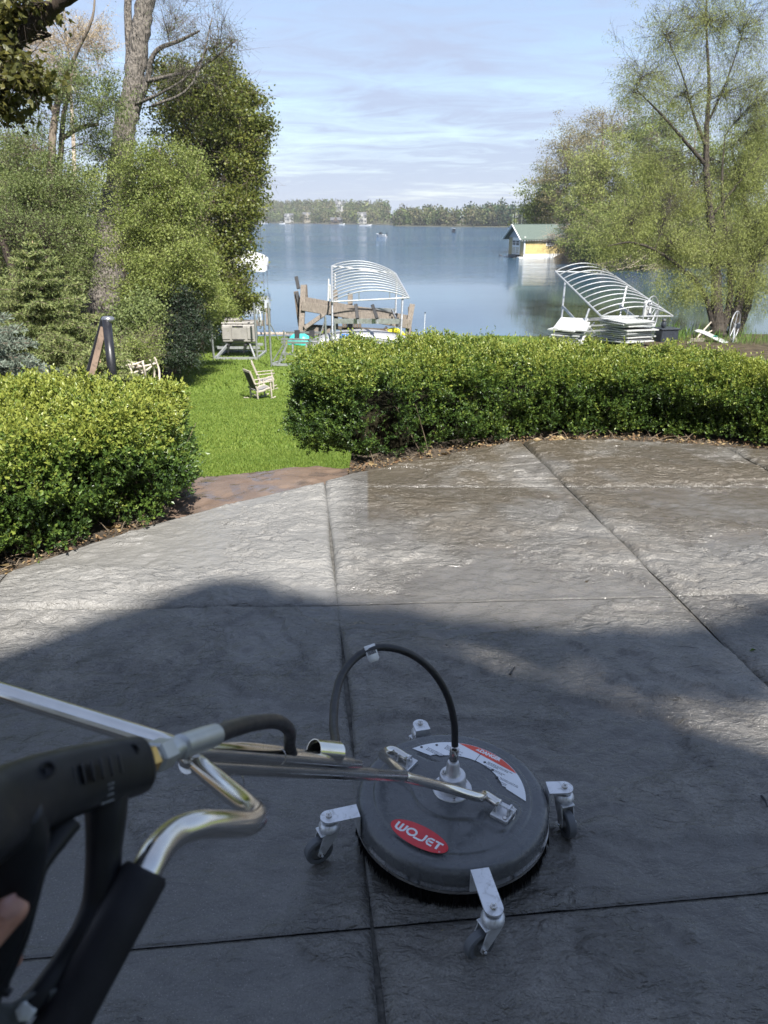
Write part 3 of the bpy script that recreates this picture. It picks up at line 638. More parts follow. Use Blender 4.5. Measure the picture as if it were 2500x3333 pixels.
# grey-green thicket tree far left
tree('thicket_tree', 'dark leaning tree with bare crooked stem above a grey green thicket', GL, 'tree',
     [[(170, 1120, 30, 30), (160, 900, 30, 26), (165, 620, 30, 25), (170, 480, 30, 24), (180, 380, 30, 22), (200, 290, 30, 18), (250, 170, 29.5, 12), (300, 60, 29, 8), (310, -40, 29, 5)],
      [(180, 380, 30, 14), (150, 300, 30, 11), (120, 220, 30, 6)], [(205, 450, 31, 16), (260, 415, 31, 14), (320, 405, 31, 10)], [(190, 640, 31, 20), (205, 400, 31, 16), (230, 270, 31, 10), (250, 200, 31, 6)]],
     [(60, 480, 30, 110, 90, 1.8, 55), (200, 300, 30, 110, 90, 1.6, 34), (330, 330, 30, 110, 110, 1.5, 42), (90, 640, 29, 130, 110, 1.8, 90), (220, 620, 30, 90, 110, 1.5, 45), (60, 800, 27, 130, 110, 1.6, 80), (215, 750, 29, 80, 90, 1.5, 48), (320, 470, 30.5, 90, 90, 1.4, 26), (180, 880, 28, 100, 90, 1.5, 55), (220, 900, 29, 70, 80, 1.3, 36), (90, 950, 27, 120, 80, 1.5, 40)],
     L_grey, B_grey, .085, 115, .46, .55, .15, 2, seed=9, twig_r=.007, limb=.05)
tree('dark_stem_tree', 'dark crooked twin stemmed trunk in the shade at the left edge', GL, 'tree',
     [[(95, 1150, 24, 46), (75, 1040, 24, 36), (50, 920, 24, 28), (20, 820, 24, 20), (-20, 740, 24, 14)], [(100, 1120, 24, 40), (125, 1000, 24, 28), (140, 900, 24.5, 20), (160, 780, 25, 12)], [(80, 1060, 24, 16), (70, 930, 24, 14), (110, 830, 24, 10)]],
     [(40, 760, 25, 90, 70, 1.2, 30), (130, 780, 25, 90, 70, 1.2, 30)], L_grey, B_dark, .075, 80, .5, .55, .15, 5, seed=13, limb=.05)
tree('blossom_tree', 'thin tan blossoming tree seen against the sky at upper left', GL, 'tree',
     [[(250, 900, 48, 16), (240, 500, 48, 13), (230, 300, 48, 9), (220, 120, 48, 4)]],
     [(110, 130, 48, 90, 80, 2, 42), (250, 120, 48, 100, 80, 2, 46), (200, 240, 48, 110, 80, 2, 46), (330, 150, 48, 50, 70, 1.4, 20), (90, 280, 48, 70, 60, 1.6, 22), (30, 150, 48, 60, 90, 1.6, 20)],
     L_tan, B_pale, .10, 46, .7, .5, .1, 6, seed=15, twig_r=.014, limb=.07)
for (k, (bx, by, bd, sc_, lab)) in enumerate(((-160, 800, 34, 1.3, 'leafy tree filling the wood beyond the left edge'), (250, 900, 40, 1.1, 'mid green tree deep in the wood behind the furrowed trunk'), (60, 760, 44, 1.25, 'shadowy green tree deep in the wood at far left'), (460, 880, 44, 1.1, 'pale leaved tree behind the fresh green thicket'), (620, 950, 47, .8, 'green tree at the far end of the wood, behind the maple'), (130, 960, 38, 1.0, 'low crowned tree in the wood behind the spruce'))):
    tree('woodland_tree', lab, GL, 'tree', [[(bx, by+300, bd, 26), (bx+8, by+100, bd, 20), (bx-5, by-250*sc_, bd, 8)]],
         [(bx-60*sc_, by-160*sc_, bd, 110*sc_, 120*sc_, 2.2, 60), (bx+70*sc_, by-60*sc_, bd, 110*sc_, 120*sc_, 2.2, 60), (bx-20*sc_, by+90, bd, 140*sc_, 120, 2.2, 80), (bx+30, by+190, bd, 140*sc_, 90, 2.2, 60)], (L_spring, L_grey)[k % 2], B_grey, .17, 130, .8, .6, .15, 1, seed=30+k)
for (k, (bx, by, bd, rx, lab)) in enumerate(((60, 1080, 30, 120, 'shaded green thicket behind the blue spruce'), (220, 1060, 37, 120, 'green thicket behind the foot of the furrowed trunk'), (520, 1090, 29, 90, 'leafy thicket behind the log pile'), (-60, 980, 31, 120, 'thicket closing the left edge of the wood'), (445, 1100, 24, 55, 'pale green thicket right of the furrowed trunk'))):
    tree('thicket', lab, 'thickets under the left trees', 'shrub', [[(bx, by+130, bd, 10), (bx+5, by, bd, 6), (bx-5, by-110, bd, 3)]],
         [(bx-rx*.4, by-20, bd, rx*.7, 80, 1.0, 46), (bx+rx*.4, by-50, bd, rx*.7, 80, 1.0, 46), (bx, by+60, bd, rx, 60, 1.0, 46)], (L_grey, L_spring)[k % 2], B_dark, .10, 110, .45, .6, .15, 1, seed=130+k, twig_r=.006, limb=.03)
tree('understorey_shrub', 'low green shrub in front of the log pile', None, 'shrub', [[(420, 1260, 19, 8), (425, 1190, 19, 5), (430, 1130, 19, 3)], [(420, 1260, 19, 7), (395, 1180, 19, 4), (380, 1130, 19, 2)]],
     [(430, 1160, 19, 60, 60, .5, 40), (380, 1150, 19.5, 50, 50, .5, 26), (470, 1120, 20, 45, 50, .5, 26)], L_spring, B_grey, .05, 80, .26, .6, .1, 4, seed=19, twig_r=.006, limb=.02)
tree('yew_bush', 'dense almost black yew beside the log pile', None, 'shrub', [[(600, 1190, 26, 14), (605, 1080, 26, 10), (610, 980, 26, 5)]],
     [(600, 1000, 26, 50, 60, .7, 50), (585, 1090, 25.5, 75, 70, .9, 70), (570, 1150, 25, 60, 40, .7, 40), (640, 1060, 27, 40, 70, .6, 36), (530, 1090, 26.5, 50, 60, .8, 36)], L_yew, B_dark, .10, 120, .34, .35, .1, 3, seed=21, limb=.03)
tree('bank_shrub', 'bright green shrub hanging over the water below the maple', None, 'shrub', [[(740, 1060, 39, 10), (745, 1000, 39, 8), (750, 930, 39, 4)]],
     [(730, 980, 39, 60, 60, 1.1, 44), (745, 1000, 39, 42, 42, .9, 26), (690, 1010, 38, 50, 50, 1, 30)], L_spring, B_grey, .12, 70, .45, .65, .2, 3, seed=23, limb=.03)
# overhanging bough at the upper left corner: its tree stands just outside the frame
tree('overhanging_maple', 'dark heavy maple bough with bronze leaves crossing the upper left corner', None, 'tree',
     [[(-440, 1700, 7.15, 120), (-400, 900, 7.15, 105), (-330, 560, 7.15, 90), (-160, 330, 6.89, 66), (20, 160, 6.70, 58), (110, 75, 6.63, 54), (190, 10, 6.57, 46), (280, -45, 6.50, 36), (420, -140, 6.50, 20)],
      [(-200, 420, 6.89, 36), (-40, 330, 6.76, 30), (30, 270, 6.70, 26), (80, 220, 6.63, 22), (122, 208, 6.63, 17)],
      [(-160, 420, 7.02, 20), (0, 300, 6.83, 10), (50, 250, 6.70, 5)]],
     [(20, 230, 6.63, 60, 60, .2, 16), (90, 250, 6.63, 46, 40, .3, 13), (10, 100, 6.70, 70, 60, .3, 17), (100, 30, 6.63, 60, 40, .3, 12), (10, 340, 6.70, 40, 40, .3, 10), (-20, 30, 6.70, 60, 60, .3, 10)],
     L_over, B_dark, .072, 26, .17, .95, .25, 2, seed=25, twig_r=.004, limb=.02)
# added unseen tree: leaves laid along sun rays to shape the patio's shade edge
def shadow_blob(x, y, t_, n, r_): p = Vector((x, y, 0)) + SUN*t_; return (p, n, r_)
root = thing('added_shade_tree', 'unseen leafy tree added behind the patio to shape its shade', 'tree', (7.5, -6.5, -.5))
m = MB(); m.tube([Vector((7.5, -6.5, -.5)), Vector((7.4, -6.3, 3)), Vector((6.6, -5.6, 6.5)), Vector((5.2, -4.6, 8.4))], [.26, .22, .15, .06], 9)
LP = []
HUBP = Vector((6.2, -5.3, 7.2))
def fill(S_, t0, t1):
    S_ = np.asarray(S_); k = rng.uniform(t0, t1, len(S_))[:, None]; return np.concatenate([S_, np.zeros((len(S_), 1))], 1) + np.array(SUN)*k
f = rng.random(3800); bx = -.72+f*2.9; LP.append(fill(np.stack([bx, np.interp(bx, [-.75, -.49, -.2, .2, .7, 1.2, 1.5, 1.8, 2.2], [3.13, 3.0, 2.90, 2.78, 2.655, 2.63, 2.74, 2.80, 2.75])-rng.random(3800)*.17], 1), 11.2, 12.0))  # dense leaf band stands in for an eave edge in the shade outline
for k in range(8):
    a = rng.random((170, 1)); LP.append(fill(np.array([[.50+.205*k, 2.52]]) + a*np.array([[.50, -.36]]) + rng.normal(size=(170, 2))*.021, 11.2, 11.8))
for (x, y, n, rr) in ((1.75, 2.70, 500, .08), (2.4, 2.5, 900, .2), (2.3, 2.0, 900, .22), (2.8, 2.6, 900, .35), (2.7, 1.7, 900, .4), (3.2, 2.0, 900, .4)):
    c = Vector((x, y, 0)) + SUN*11.6; LP.append(np.array(c)+rng.normal(size=(n, 3))*rr*np.array([1, .8, .8])); m.tube([HUBP, c.lerp(HUBP, .4)+Vector((0, 0, .3)), c], [.05, .03, .01], 5)
for x in (-.4, .1, .6, 1.1, 1.6): c = Vector((x, float(np.interp(x, [-.49, .7, 1.5], [2.92, 2.56, 2.62])), 0)) + SUN*11.6; m.tube([HUBP, c.lerp(HUBP, .5)+Vector((0, 0, .1)), c], [.05, .02, .008], 5)
m.out('trunk', B_grey, root, smooth=True)
LP = np.concatenate(LP); V, Fq = leafmesh(LP, rng.normal(size=LP.shape), .085, .8, .2); meshobj('crown', V, Fq, L_spring, root, kind='stuff')
# ------------------------------------------------------------------ right bank: strip of land, willow, wood
xs = [(2600, 850), (2300, 868), (2060, 880), (1990, 874), (1900, 858), (1840, 846), (1770, 834), (1720, 828)]
sh = [pg(a, b, WATER) for a, b in xs]
V = []; Fq = []
for i, p in enumerate(sh):
    d = Vector((p.x, p.y, 0)).normalized()
    for k, (o_, z) in enumerate(((-1.0, -.35), (0, .05), (1.2, .45), (5, 1.3), (25, 3.0), (120, 6.0))): V.append(p + d*o_*1.4 + Vector((o_*.25, 0, z+ (rng.random()-.5)*.25*(k > 1))))
for i in range(len(sh)-1):
    for k in range(5): Fq.append([i*6+k, i*6+k+1, (i+1)*6+k+1, (i+1)*6+k])
tag(meshobj('far_bank', V, Fq, pm('bank_earth', (.11, .085, .055), .95, var=.4, scale=.8, bump=.8, bscale=4, bdist=.1), smooth=True), kind='structure')
GR = 'trees along the right bank'
tree('willow_tree', 'tall many stemmed willow with feathery pale green leaves on the near shore', None, 'tree',
     [[(2340, 1098, 44.0, 53), (2335, 1050, 44.0, 40), (2330, 900, 44.0, 30), (2312, 700, 44.0, 24), (2300, 560, 44.0, 20), (2300, 420, 44.0, 16), (2308, 300, 44.0, 12), (2300, 100, 44.0, 7), (2300, -120, 44.0, 4)],
      [(2385, 1095, 44.0, 40), (2400, 1000, 44.0, 30), (2420, 930, 44.0, 25), (2470, 840, 44.0, 18), (2540, 720, 43.1, 11)], [(2345, 1092, 44.0, 29), (2378, 950, 44.0, 18), (2362, 760, 44.0, 13), (2350, 600, 44.0, 8), (2360, 440, 44.0, 4)],
      [(2300, 540, 44.0, 13), (2230, 460, 43.6, 10), (2150, 370, 43.1, 7), (2070, 290, 42.6, 3)], [(2300, 480, 44.0, 11), (2260, 380, 43.6, 8), (2220, 240, 43.1, 5), (2170, 120, 42.6, 3)], [(2320, 1060, 44.0, 17), (2290, 950, 43.6, 12), (2240, 880, 43.1, 6)], [(2320, 700, 44.0, 11), (2400, 600, 43.6, 7), (2480, 500, 43.1, 3)], [(2305, 400, 44.0, 8), (2370, 250, 44.0, 5), (2420, 100, 44.0, 3)]],
     [(2110, 240, 42.6, 110, 110, 1.6, 50), (2180, 110, 43.1, 120, 100, 1.8, 60), (2300, 60, 44.0, 150, 130, 2.4, 90), (2430, 80, 43.6, 120, 130, 2, 70), (2060, 300, 42.6, 70, 60, 1.2, 22), (2230, 300, 43.1, 130, 110, 1.8, 60), (2370, 300, 44.0, 130, 120, 2, 70), (2480, 330, 43.1, 90, 130, 1.8, 60),
      (2290, -90, 44.0, 150, 80, 2.4, 50)],
     L_willow, B_willow, .11, 74, .52, .26, .35, 4, strand=.6, seed=41, twig_r=.008, limb=.05)
tree('willow_tree', 'lower spreading willow with drooping yellow green boughs over the cove', None, 'tree',
     [[(2395, 1094, 44.9, 33), (2440, 960, 44.9, 26), (2450, 800, 44.9, 20), (2420, 640, 44.9, 12), (2380, 480, 44.9, 5)], [(2360, 1092, 44.5, 20), (2270, 930, 44.0, 13), (2160, 830, 43.6, 10), (2060, 790, 43.1, 7), (1980, 800, 42.6, 3)]],
     [(2180, 620, 44.5, 140, 110, 2.0, 90), (2060, 700, 44.0, 90, 90, 1.8, 50), (2200, 780, 43.6, 110, 80, 1.6, 60), (2420, 560, 44.5, 120, 130, 2, 100), (2470, 740, 44.0, 100, 120, 2, 90), (2360, 780, 43.6, 80, 110, 1.6, 50), (2440, 900, 43.6, 100, 80, 1.8, 50), (2230, 900, 43.1, 90, 60, 1.4, 34), (2110, 530, 44.5, 90, 80, 1.6, 34), (2490, 400, 45.9, 80, 120, 2, 60), (1990, 760, 43.6, 60, 60, 1.4, 20)],
     L_willow, B_willow, .13, 130, .52, .28, .4, 2, strand=1.2, seed=43, twig_r=.007, limb=.05)
for k, (nm, lab, bx, d_, top, bl, lf, ls, per) in enumerate((
    ('bank_tree', 'bright green tree at the tip of the right bank beside the boathouse', 1745, 150, 610, [(1745, 690, 66, 84, 40), (1790, 640, 60, 70, 36), (1735, 760, 52, 46, 24)], L_spring, .42, 70),
    ('bank_tree', 'slim pale bare topped tree above the boathouse roof', 1775, 158, 500, [(1770, 560, 40, 60, 26), (1790, 620, 50, 60, 22)], L_grey, .28, 34),
    ('bank_tree', 'brown budding tree rising behind the boathouse', 1850, 140, 420, [(1850, 480, 80, 90, 60), (1820, 580, 90, 90, 56), (1900, 560, 90, 110, 56), (1850, 700, 100, 90, 50)], L_bud, .26, 62),
    ('bank_tree', 'tall bare topped brown tree above the middle of the right bank', 1960, 130, 345, [(1950, 420, 80, 80, 50), (2010, 430, 80, 90, 44), (1930, 520, 90, 90, 50)], L_bud, .24, 50),
    ('bank_tree', 'rounded yellow green tree in the middle of the right bank', 1960, 112, 440, [(1960, 560, 110, 110, 80), (1890, 640, 90, 100, 60), (2040, 620, 110, 130, 80), (1950, 720, 120, 90, 70)], L_willow, .27, 95),
    ('bank_tree', 'green tree drooping over the brush pile on the right bank', 2030, 100, 620, [(2020, 740, 110, 90, 70), (1930, 780, 90, 60, 46), (2110, 760, 90, 100, 60), (2000, 810, 110, 40, 36)], L_spring, .24, 95),
    ('bank_tree', 'shadowy tree behind the willows at the right edge', 2260, 105, 400, [(2180, 560, 130, 140, 80), (2330, 560, 130, 150, 80), (2460, 560, 110, 160, 80), (2230, 760, 130, 110, 70), (2420, 780, 130, 110, 70)], L_spring, .27, 95),
    ('bank_tree', 'olive tree with rounded top behind the tall willow', 2120, 118, 330, [(2090, 430, 90, 90, 50), (2180, 420, 100, 90, 50), (2120, 540, 120, 90, 60)], L_grey, .27, 80))):
    tree(nm, lab, GR, 'tree', [[(bx, 850, d_, 16), (bx+4, 760, d_, 13), (bx-3, (top+850)/2, d_, 9), (bx+4, top+20, d_, 3)]],
         [(a, b, d_, c, e, c*d_/F*.8, n) for (a, b, c, e, n) in bl], lf, B_grey, ls, per, 26*d_/F, .6, .15, 2, seed=60+k, twig_r=.02, limb=.14)
tree('bank_bush', 'bare grey twiggy bush reaching over the boathouse roof', None, 'shrub', [[(1905, 850, 128, 8), (1890, 790, 128, 5), (1870, 740, 128, 3)], [(1905, 850, 128, 7), (1870, 800, 126, 4), (1810, 790, 125, 2)]],
     [(1860, 770, 126, 55, 45, 2.0, 36), (1830, 800, 125, 50, 34, 1.6, 26), (1900, 740, 128, 50, 60, 2.0, 26)], L_bud, B_pale, .16, 14, 1.0, .4, .1, 10, seed=81, twig_r=.03, limb=.06)
tree('bank_bush', 'dense green bush at the water edge right of the boathouse', None, 'shrub', [[(1930, 862, 118, 10), (1935, 800, 118, 6), (1940, 760, 118, 3)]],
     [(1920, 810, 118, 60, 40, 2.2, 46), (1980, 820, 112, 60, 40, 2.2, 40), (1960, 770, 116, 70, 40, 2.2, 40)], L_spring, B_grey, .26, 80, 1.2, .6, .15, 4, seed=83, twig_r=.03, limb=.08)
# brush pile on the bank: bleached sticks
m = MB()
for i in range(230):
    a = pg(rng.uniform(1940, 2130), rng.uniform(846, 884), WATER+.15); l = rng.uniform(.8, 3.6); an = rng.normal()*.5 + (0 if rng.random() < .6 else 1.5)
    d = Vector((math.cos(an)*l, rng.normal()*.4*l, abs(rng.normal())*.35*l)); z = Vector((0, 0, max(0, rng.normal()*.5+.5)))
    m.tube([a+z, a+z+d*.5+Vector((0, 0, .12)), a+z+d], [.05, .04, .015], 4)
m.out('brush_pile', pm('bleached_stick', (.33, .27, .20), .9, var=.35, scale=2), kind='stuff')
# ------------------------------------------------------------------ far shore: hills, woods, houses, boats
M_hill = pm('far_hill', (.085, .080, .045), .95, var=.2, scale=.02)
def shore_y(x): return np.interp(x, [-900, -330, -185, -100, 0, 5, 9, 50, 100, 200, 420, 1200], [1050, 1150, 1113, 980, 800, 795, 680, 640, 600, 545, 560, 650])
def hill_h(x, y):
    s_ = np.clip((y-shore_y(x)-6)/np.where(x > 7, 110, 190), 0, 1); s_ = s_*s_*(3-2*s_)
    hh = np.interp(x, [-900, -330, -185, -60, 3, 9, 110, 200, 400, 1200], [17, 17, 19, 16, 12, 9, 5, 4, 4, 6])
    return .4 + s_*(hh + 5*(fbm2(x, y, .012, 3, 91)-.5))
X, T_ = np.meshgrid(np.concatenate([np.arange(-900, 0, 12), np.arange(0, 14, 1.5), np.arange(14, 1200, 12)]), np.array([-3, 0, 6, 20, 40, 70, 110, 150, 200, 300, 500]))
Y = shore_y(X) + T_; Z = WATER + np.where(T_ < 0, -1.5, hill_h(X, Y)); V, Fq = gridmesh(X, Y, Z)
tag(meshobj('far_hills', V, Fq, M_hill, smooth=True), kind='structure', label='wooded hills on the far shore of the lake')
t = NT('far_tree_leaf'); _, tc_ = t.attr('tint'); t.fin(color=t.mix(t.math('MULTIPLY', t.rand(), .35), tc_, (.02, .022, .012)), rough=.8, spec=.1)
M_far = t.m
CLEAR = []
def forest(name, label, xs0, xs1, n, pal, hts, depth, per, wid):
    x = rng.uniform(xs0, xs1, n); dd = 3+rng.random(n)**1.25*depth; y = shore_y(x)+dd; z = WATER + hill_h(x, y)
    kp = np.ones(n, bool)
    for (hx, hy, hw) in CLEAR: kp &= ~((np.abs(x-hx*y/hy) < hw) & (y < hy+8) & (y > hy-130))
    x, y, z = x[kp], y[kp], z[kp]; n = len(x)
    h = rng.uniform(*hts, n); wd = h*rng.uniform(*wid, n); pc = pal[rng.integers(len(pal), size=n)]*rng.uniform(.75, 1.25, (n, 1))
    P = []; C = []; SZ = []
    k = rng.normal(size=(n, per, 3)); k /= np.linalg.norm(k, axis=2, keepdims=True); k *= rng.random((n, per, 1))**.4
    ctr = np.stack([x, y, z+h*.56], 1)[:, None]; pts = ctr + k*np.stack([wd*.5, wd*.5, h*.5], 1)[:, None]
    D = k + rng.normal(size=k.shape)*.5; sz = np.repeat(h*.15, per); col = np.repeat(pc, per, 0)*rng.uniform(.8, 1.2, (n*per, 1))
    V, Fq = leafmesh(pts.reshape(-1, 3), D.reshape(-1, 3), sz, .75, .35)
    o = meshobj(name, V, Fq, M_far, kind='stuff'); o['label'] = label
    a = o.data.color_attributes.new('tint', 'FLOAT_COLOR', 'POINT'); q = np.ones((len(V), 4), np.float32); q[:, :3] = np.repeat(col, 4, 0); a.data.foreach_set('color', q.ravel())
    return o
M_wh = pm('house_white', (.36, .355, .34), .6, var=.05); M_gr = pm('house_roof', (.10, .10, .105), .8); M_br = pm('house_brown', (.10, .075, .055), .8); M_win = pm('dark_window', (.03, .035, .04), .2)
def far_house(label, px_, py_, d, wd, ht, dp, body, rz=0, floors=2):
    rr_ = ray(px_, py_); xx_ = rr_.x/rr_.y*1000; d = d + float(shore_y(xx_)); p = Vector((0, 0, CAMZ)) + rr_*(d/rr_.y); p.z = min(p.z, WATER+float(hill_h(p.x, p.y))+2.2); CLEAR.append((p.x, p.y, wd*.40))
    r = thing('far_house', label, 'house', p, rz, 'houses on the far shore'); W, H, D = wd/2, ht, dp/2
    MB().box((0, 0, H/2-2.5), (wd, dp, H+5)).out('wall', body, r, world=False)
    MB().prism([Vector((-W-.6, -D-.6, H)), Vector((-W-.6, D+.6, H)), Vector((-W-.6, 0, H+dp*.42))], (wd+1.2, 0, 0)).out('roof', M_gr, r, world=False)
    MB().prism([Vector((-W*.45, -D-1.0, H*.5)), Vector((W*.2, -D-1.0, H*.5)), Vector((W*.2, -D-1.0, H+.3)), Vector((-W*.12, -D-1.0, H+wd*.28)), Vector((-W*.45, -D-1.0, H+.3))], (0, 2.5, 0)).out('gable', body, r, world=False)
    for f in range(floors):
        for k in (-.75, -.3, .05, .55, .8):
            wn_ = MB().box((k*W, -D-(1.03 if -.42 < k < .18 else .03), (f+.55)*H/floors), (wd*.09, .1, H/floors*.5)).out('window', M_win, r, world=False)
    return r
far_house('white house on the crest of the far hill', 1108, 676, 165, 13, 7, 8, M_wh)
far_house('pale grey house by the water below the far hill', 1178, 727, 14, 9, 8, 8, M_wh, .2)
far_house('white house low on the far shore at left', 942, 711, 30, 11, 5.5, 8, M_wh, -.1)
far_house('cream house half hidden in trees on the far shore', 1003, 707, 36, 13, 6, 8, pm('cream_wall', (.30, .27, .22), .7, var=.05), .1)
far_house('brown boathouse at the far waterline', 1096, 727, 4, 13, 3.5, 7, M_br, 0, 1)
bare = np.array([(.13, .125, .065), (.12, .13, .055), (.10, .125, .045), (.155, .14, .08), (.085, .115, .04), (.12, .11, .06), (.145, .165, .06)])
forest('far_woodland', 'budding brown and green woods on the far hills', -420, 5, 1300, bare, (8, 14), 250, 70, (.55, .95))
forest('far_woodland', 'grey brown woods along the waterline of the right hand point', 9, 200, 420, bare[:6], (7, 13), 70, 80, (.4, .8))
pine = np.array([(.045, .075, .035), (.055, .085, .038), (.038, .062, .032), (.08, .10, .05)])
forest('far_pines', 'dark green pines on the right hand point', 75, 420, 360, pine, (10, 15), 120, 80, (.35, .55))
M_bt = pm('boat_white', (.60, .60, .60), .35, var=.04); M_bd = pm('boat_dark', (.03, .035, .045), .4)
def boat(label, px_, py_, ln, bm_, hull, top, rz, group=None, cat='boat', name='motor_boat', person=None):
    p = pg(px_, py_, WATER); r = thing(name, label, cat, p, rz, group)
    sec = [(-.5, .42, .0, .55), (-.2, .5, -.05, .55), (.15, .46, -.05, .60), (.38, .26, .0, .7), (.5, .02, .25, .8)]; V = []; Fq = []
    for (a, b, z0, z1) in sec: V += [(a*ln, -b*bm_, z1*bm_*.75), (a*ln, -b*bm_*.7, z0*bm_), (a*ln, b*bm_*.7, z0*bm_), (a*ln, b*bm_, z1*bm_*.75)]
    for i in range(len(sec)-1):
        for k in range(3): Fq.append([i*4+k, (i+1)*4+k, (i+1)*4+k+1, i*4+k+1])
        Fq.append([i*4, i*4+3, (i+1)*4+3, (i+1)*4])
    Fq.append([0, 1, 2, 3]); meshobj('hull', V, Fq, hull, r, world=False)
    MB().prism([Vector((-.05*ln, -.3*bm_, .40*bm_)), Vector((.18*ln, -.3*bm_, .42*bm_)), Vector((.04*ln, -.26*bm_, .85*bm_)), Vector((-.03*ln, -.26*bm_, .85*bm_))], (0, .6*bm_, 0)).out('windshield', M_win, r, world=False)
    MB().box((-.54*ln, 0, .42*bm_), (.07*ln, .18*bm_, .62*bm_), bev=.05).out('outboard_motor', M_bd, r, world=False)
    if top: MB().box((-.1*ln, 0, .95*bm_), (.4*ln, .7*bm_, .06*bm_), bev=.02).out('canopy', top, r, world=False)
    return r
boat('small white motorboat with dark hull side on open water', 1241, 771, 4.6, 2.0, M_bt, None, 2.6)
boat('small black fishing boat far out to the right', 1477, 757, 4.4, 2.0, M_bd, M_bt, 1.35)
GB = 'boats moored along the far shore'
boat('white cabin boat moored at the left end of the far shore', 852, 728, 7, 2.8, M_bt, M_bt, .3, GB)
boat('small white boat at a dock beside the leftmost far cabin boat', 866, 728, 4.5, 1.8, M_bt, None, 2.9, GB)
boat('white boat with a canopy below the low white house', 919, 729.5, 6.5, 2.6, M_bt, M_bt, .2, GB)
boat('low white pontoon boat below the pale grey house', 1190, 734.5, 11, 2.0, M_bt, None, 0, GB)
boat('white boat beside the brown boathouse', 1113, 731.5, 6, 2.2, M_bt, M_bt, .1, GB)
for k, (a, b, w_) in enumerate(((1010, 728.5, 26), (1075, 732, 12), (945, 729.5, 10))):
    p = pg(a, b, WATER); d = thing('dock', ('long brown dock under the cream house', 'short dock left of the brown boathouse', 'short grey dock under the low white house')[k], 'dock', p, 0, 'docks on the far shore')
    MB().box((0, 0, .55), (w_, 2, .3)).out('deck', M_br, d, world=False); m = MB()
    for q in range(5): MB().box((-w_/2+w_*q/4*.96+.3, -.8, -.3), (.3, .3, 1.6)).out('pile', M_br, d, world=False)
GS = 'sailboats moored past the boathouse'
for k, a in enumerate((1666, 1674, 1681, 1694)):
    p = pg(a, 741.8, WATER); r = thing('sailboat', ('leftmost of the white moored sailboats past the boathouse', 'second moored sailboat from the left past the boathouse', 'third moored sailboat, nearest the boathouse ridge', 'rightmost moored sailboat, above the boathouse roof')[k], 'sailboat', p, .3, GS)
    V = [(-3.2, -.9, .8), (-3.2, .9, .8), (1.5, -.9, .9), (1.5, .9, .9), (3.6, 0, 1.1), (-2.8, 0, -.2), (2.0, 0, -.2)]
    meshobj('hull', V, [[0, 2, 3, 1], [2, 4, 3], [0, 5, 6, 2], [1, 3, 6, 5], [2, 6, 4], [3, 4, 6], [0, 1, 5]], M_bt, r, world=False)
    MB().tube([(0.6, 0, .9), (.6, 0, 9+k % 2)], .11, 6).out('mast', M_bt, r, world=False); MB().tube([(.6, 0, 2), (-2.6, 0, 2.1)], .16, 6).out('boom', M_bt, r, world=False)
# duck near the boathouse
dk = thing('duck', 'tiny dark duck swimming left of the boathouse', 'duck', pg(1629, 832, WATER), 2.9)
m = MB(); m.tube(spline([(-.34, 0, .16), (-.2, 0, .08), (0, 0, .05), (.16, 0, .10), (.24, 0, .24), (.27, 0, .34), (.33, 0, .36), (.42, 0, .33)], 4), splr([.02, .10, .15, .12, .065, .06, .055, .015], 4), 8)
m.out('body', M_bd, dk, True, world=False)
# ------------------------------------------------------------------ yellow boathouse
bp = pg(1704, 841, WATER)
vd = Vector((bp.x, bp.y, 0)).normalized(); rt = Vector((vd.y, -vd.x, 0)); ang = math.radians(27)
ax_ = (rt*math.cos(ang) + vd*math.sin(ang)).normalized()         # along the ridge, away to the right
bh = thing('boathouse', 'yellow boathouse with green roof and white doors standing in the lake', 'boathouse', bp, math.atan2(ax_.y, ax_.x))
BL, BW, BH, BR = 10.6, 6.2, 3.45, 5.55       # local: +x along the ridge, y from 0 (front side, near camera) to BW
M_yel = pm('yellow_siding', (.60, .47, .20), .65, var=.08, scale=2); M_tan = pm('tan_siding', (.40, .32, .17), .65, var=.06)
M_grn = pm('green_shingle', (.10, .130, .112), .9, var=.22, scale=14, bump=.3, bscale=40)
o = .72
MB().box((BL/2, .0, (o+BH)/2), (BL, .12, BH-o)).out('side_wall', M_yel, bh, world=False)
for k in range(9): MB().box((BL/2, -.075, o+.17+k*.30), (BL-.3, .03, .27)).out('siding_board', M_yel, bh, world=False)
MB().box((BL/2, BW, (o+BH)/2), (BL, .12, BH-o)).out('side_wall', M_yel, bh, world=False)
MB().box((BL/2, .0, .24), (BL+.1, .2, .96)).out('skirt', M_white, bh, world=False)
MB().box((.0, .95, (.4+BH)/2), (.14, 1.6, BH-.4)).out('front_wall', M_tan, bh, world=False)
MB().box((.0, BW-.95, (.4+BH)/2), (.14, 1.6, BH-.4)).out('front_wall', M_tan, bh, world=False)
MB().box((BL, BW/2, BH/2), (.14, BW, BH)).out('back_wall', M_tan, bh, world=False)
MB().prism([Vector((-.05, -.1, BH)), Vector((-.05, BW+.1, BH)), Vector((-.05, BW/2, BR-.15))], (.14, 0, 0)).out('gable', pm('gable_grey', (.42, .44, .47), .7, var=.05), bh, world=False)
d_ = MB().box((.0, BW/2, 1.95), (.16, 3.1, 2.95)).out('door_frame', M_white, bh, world=False)
for s_ in (-1, 1):
    d2 = MB().box((-.10, BW/2+s_*.72, 1.9), (.08, 1.36, 2.6)).out('door', M_white, bh, world=False)
    for r_ in range(2):
        for c_ in range(2): MB().box((-.16, BW/2+s_*.72+(c_-.5)*.58, 2.75-r_*.42), (.05, .48, .34)).out('pane', M_win, d2, world=False)
    for c_ in range(3): MB().box((-.155, BW/2+s_*.72+(c_-1)*.40, 1.3), (.04, .12, 1.05)).out('door_panel', M_tan, d2, world=False)
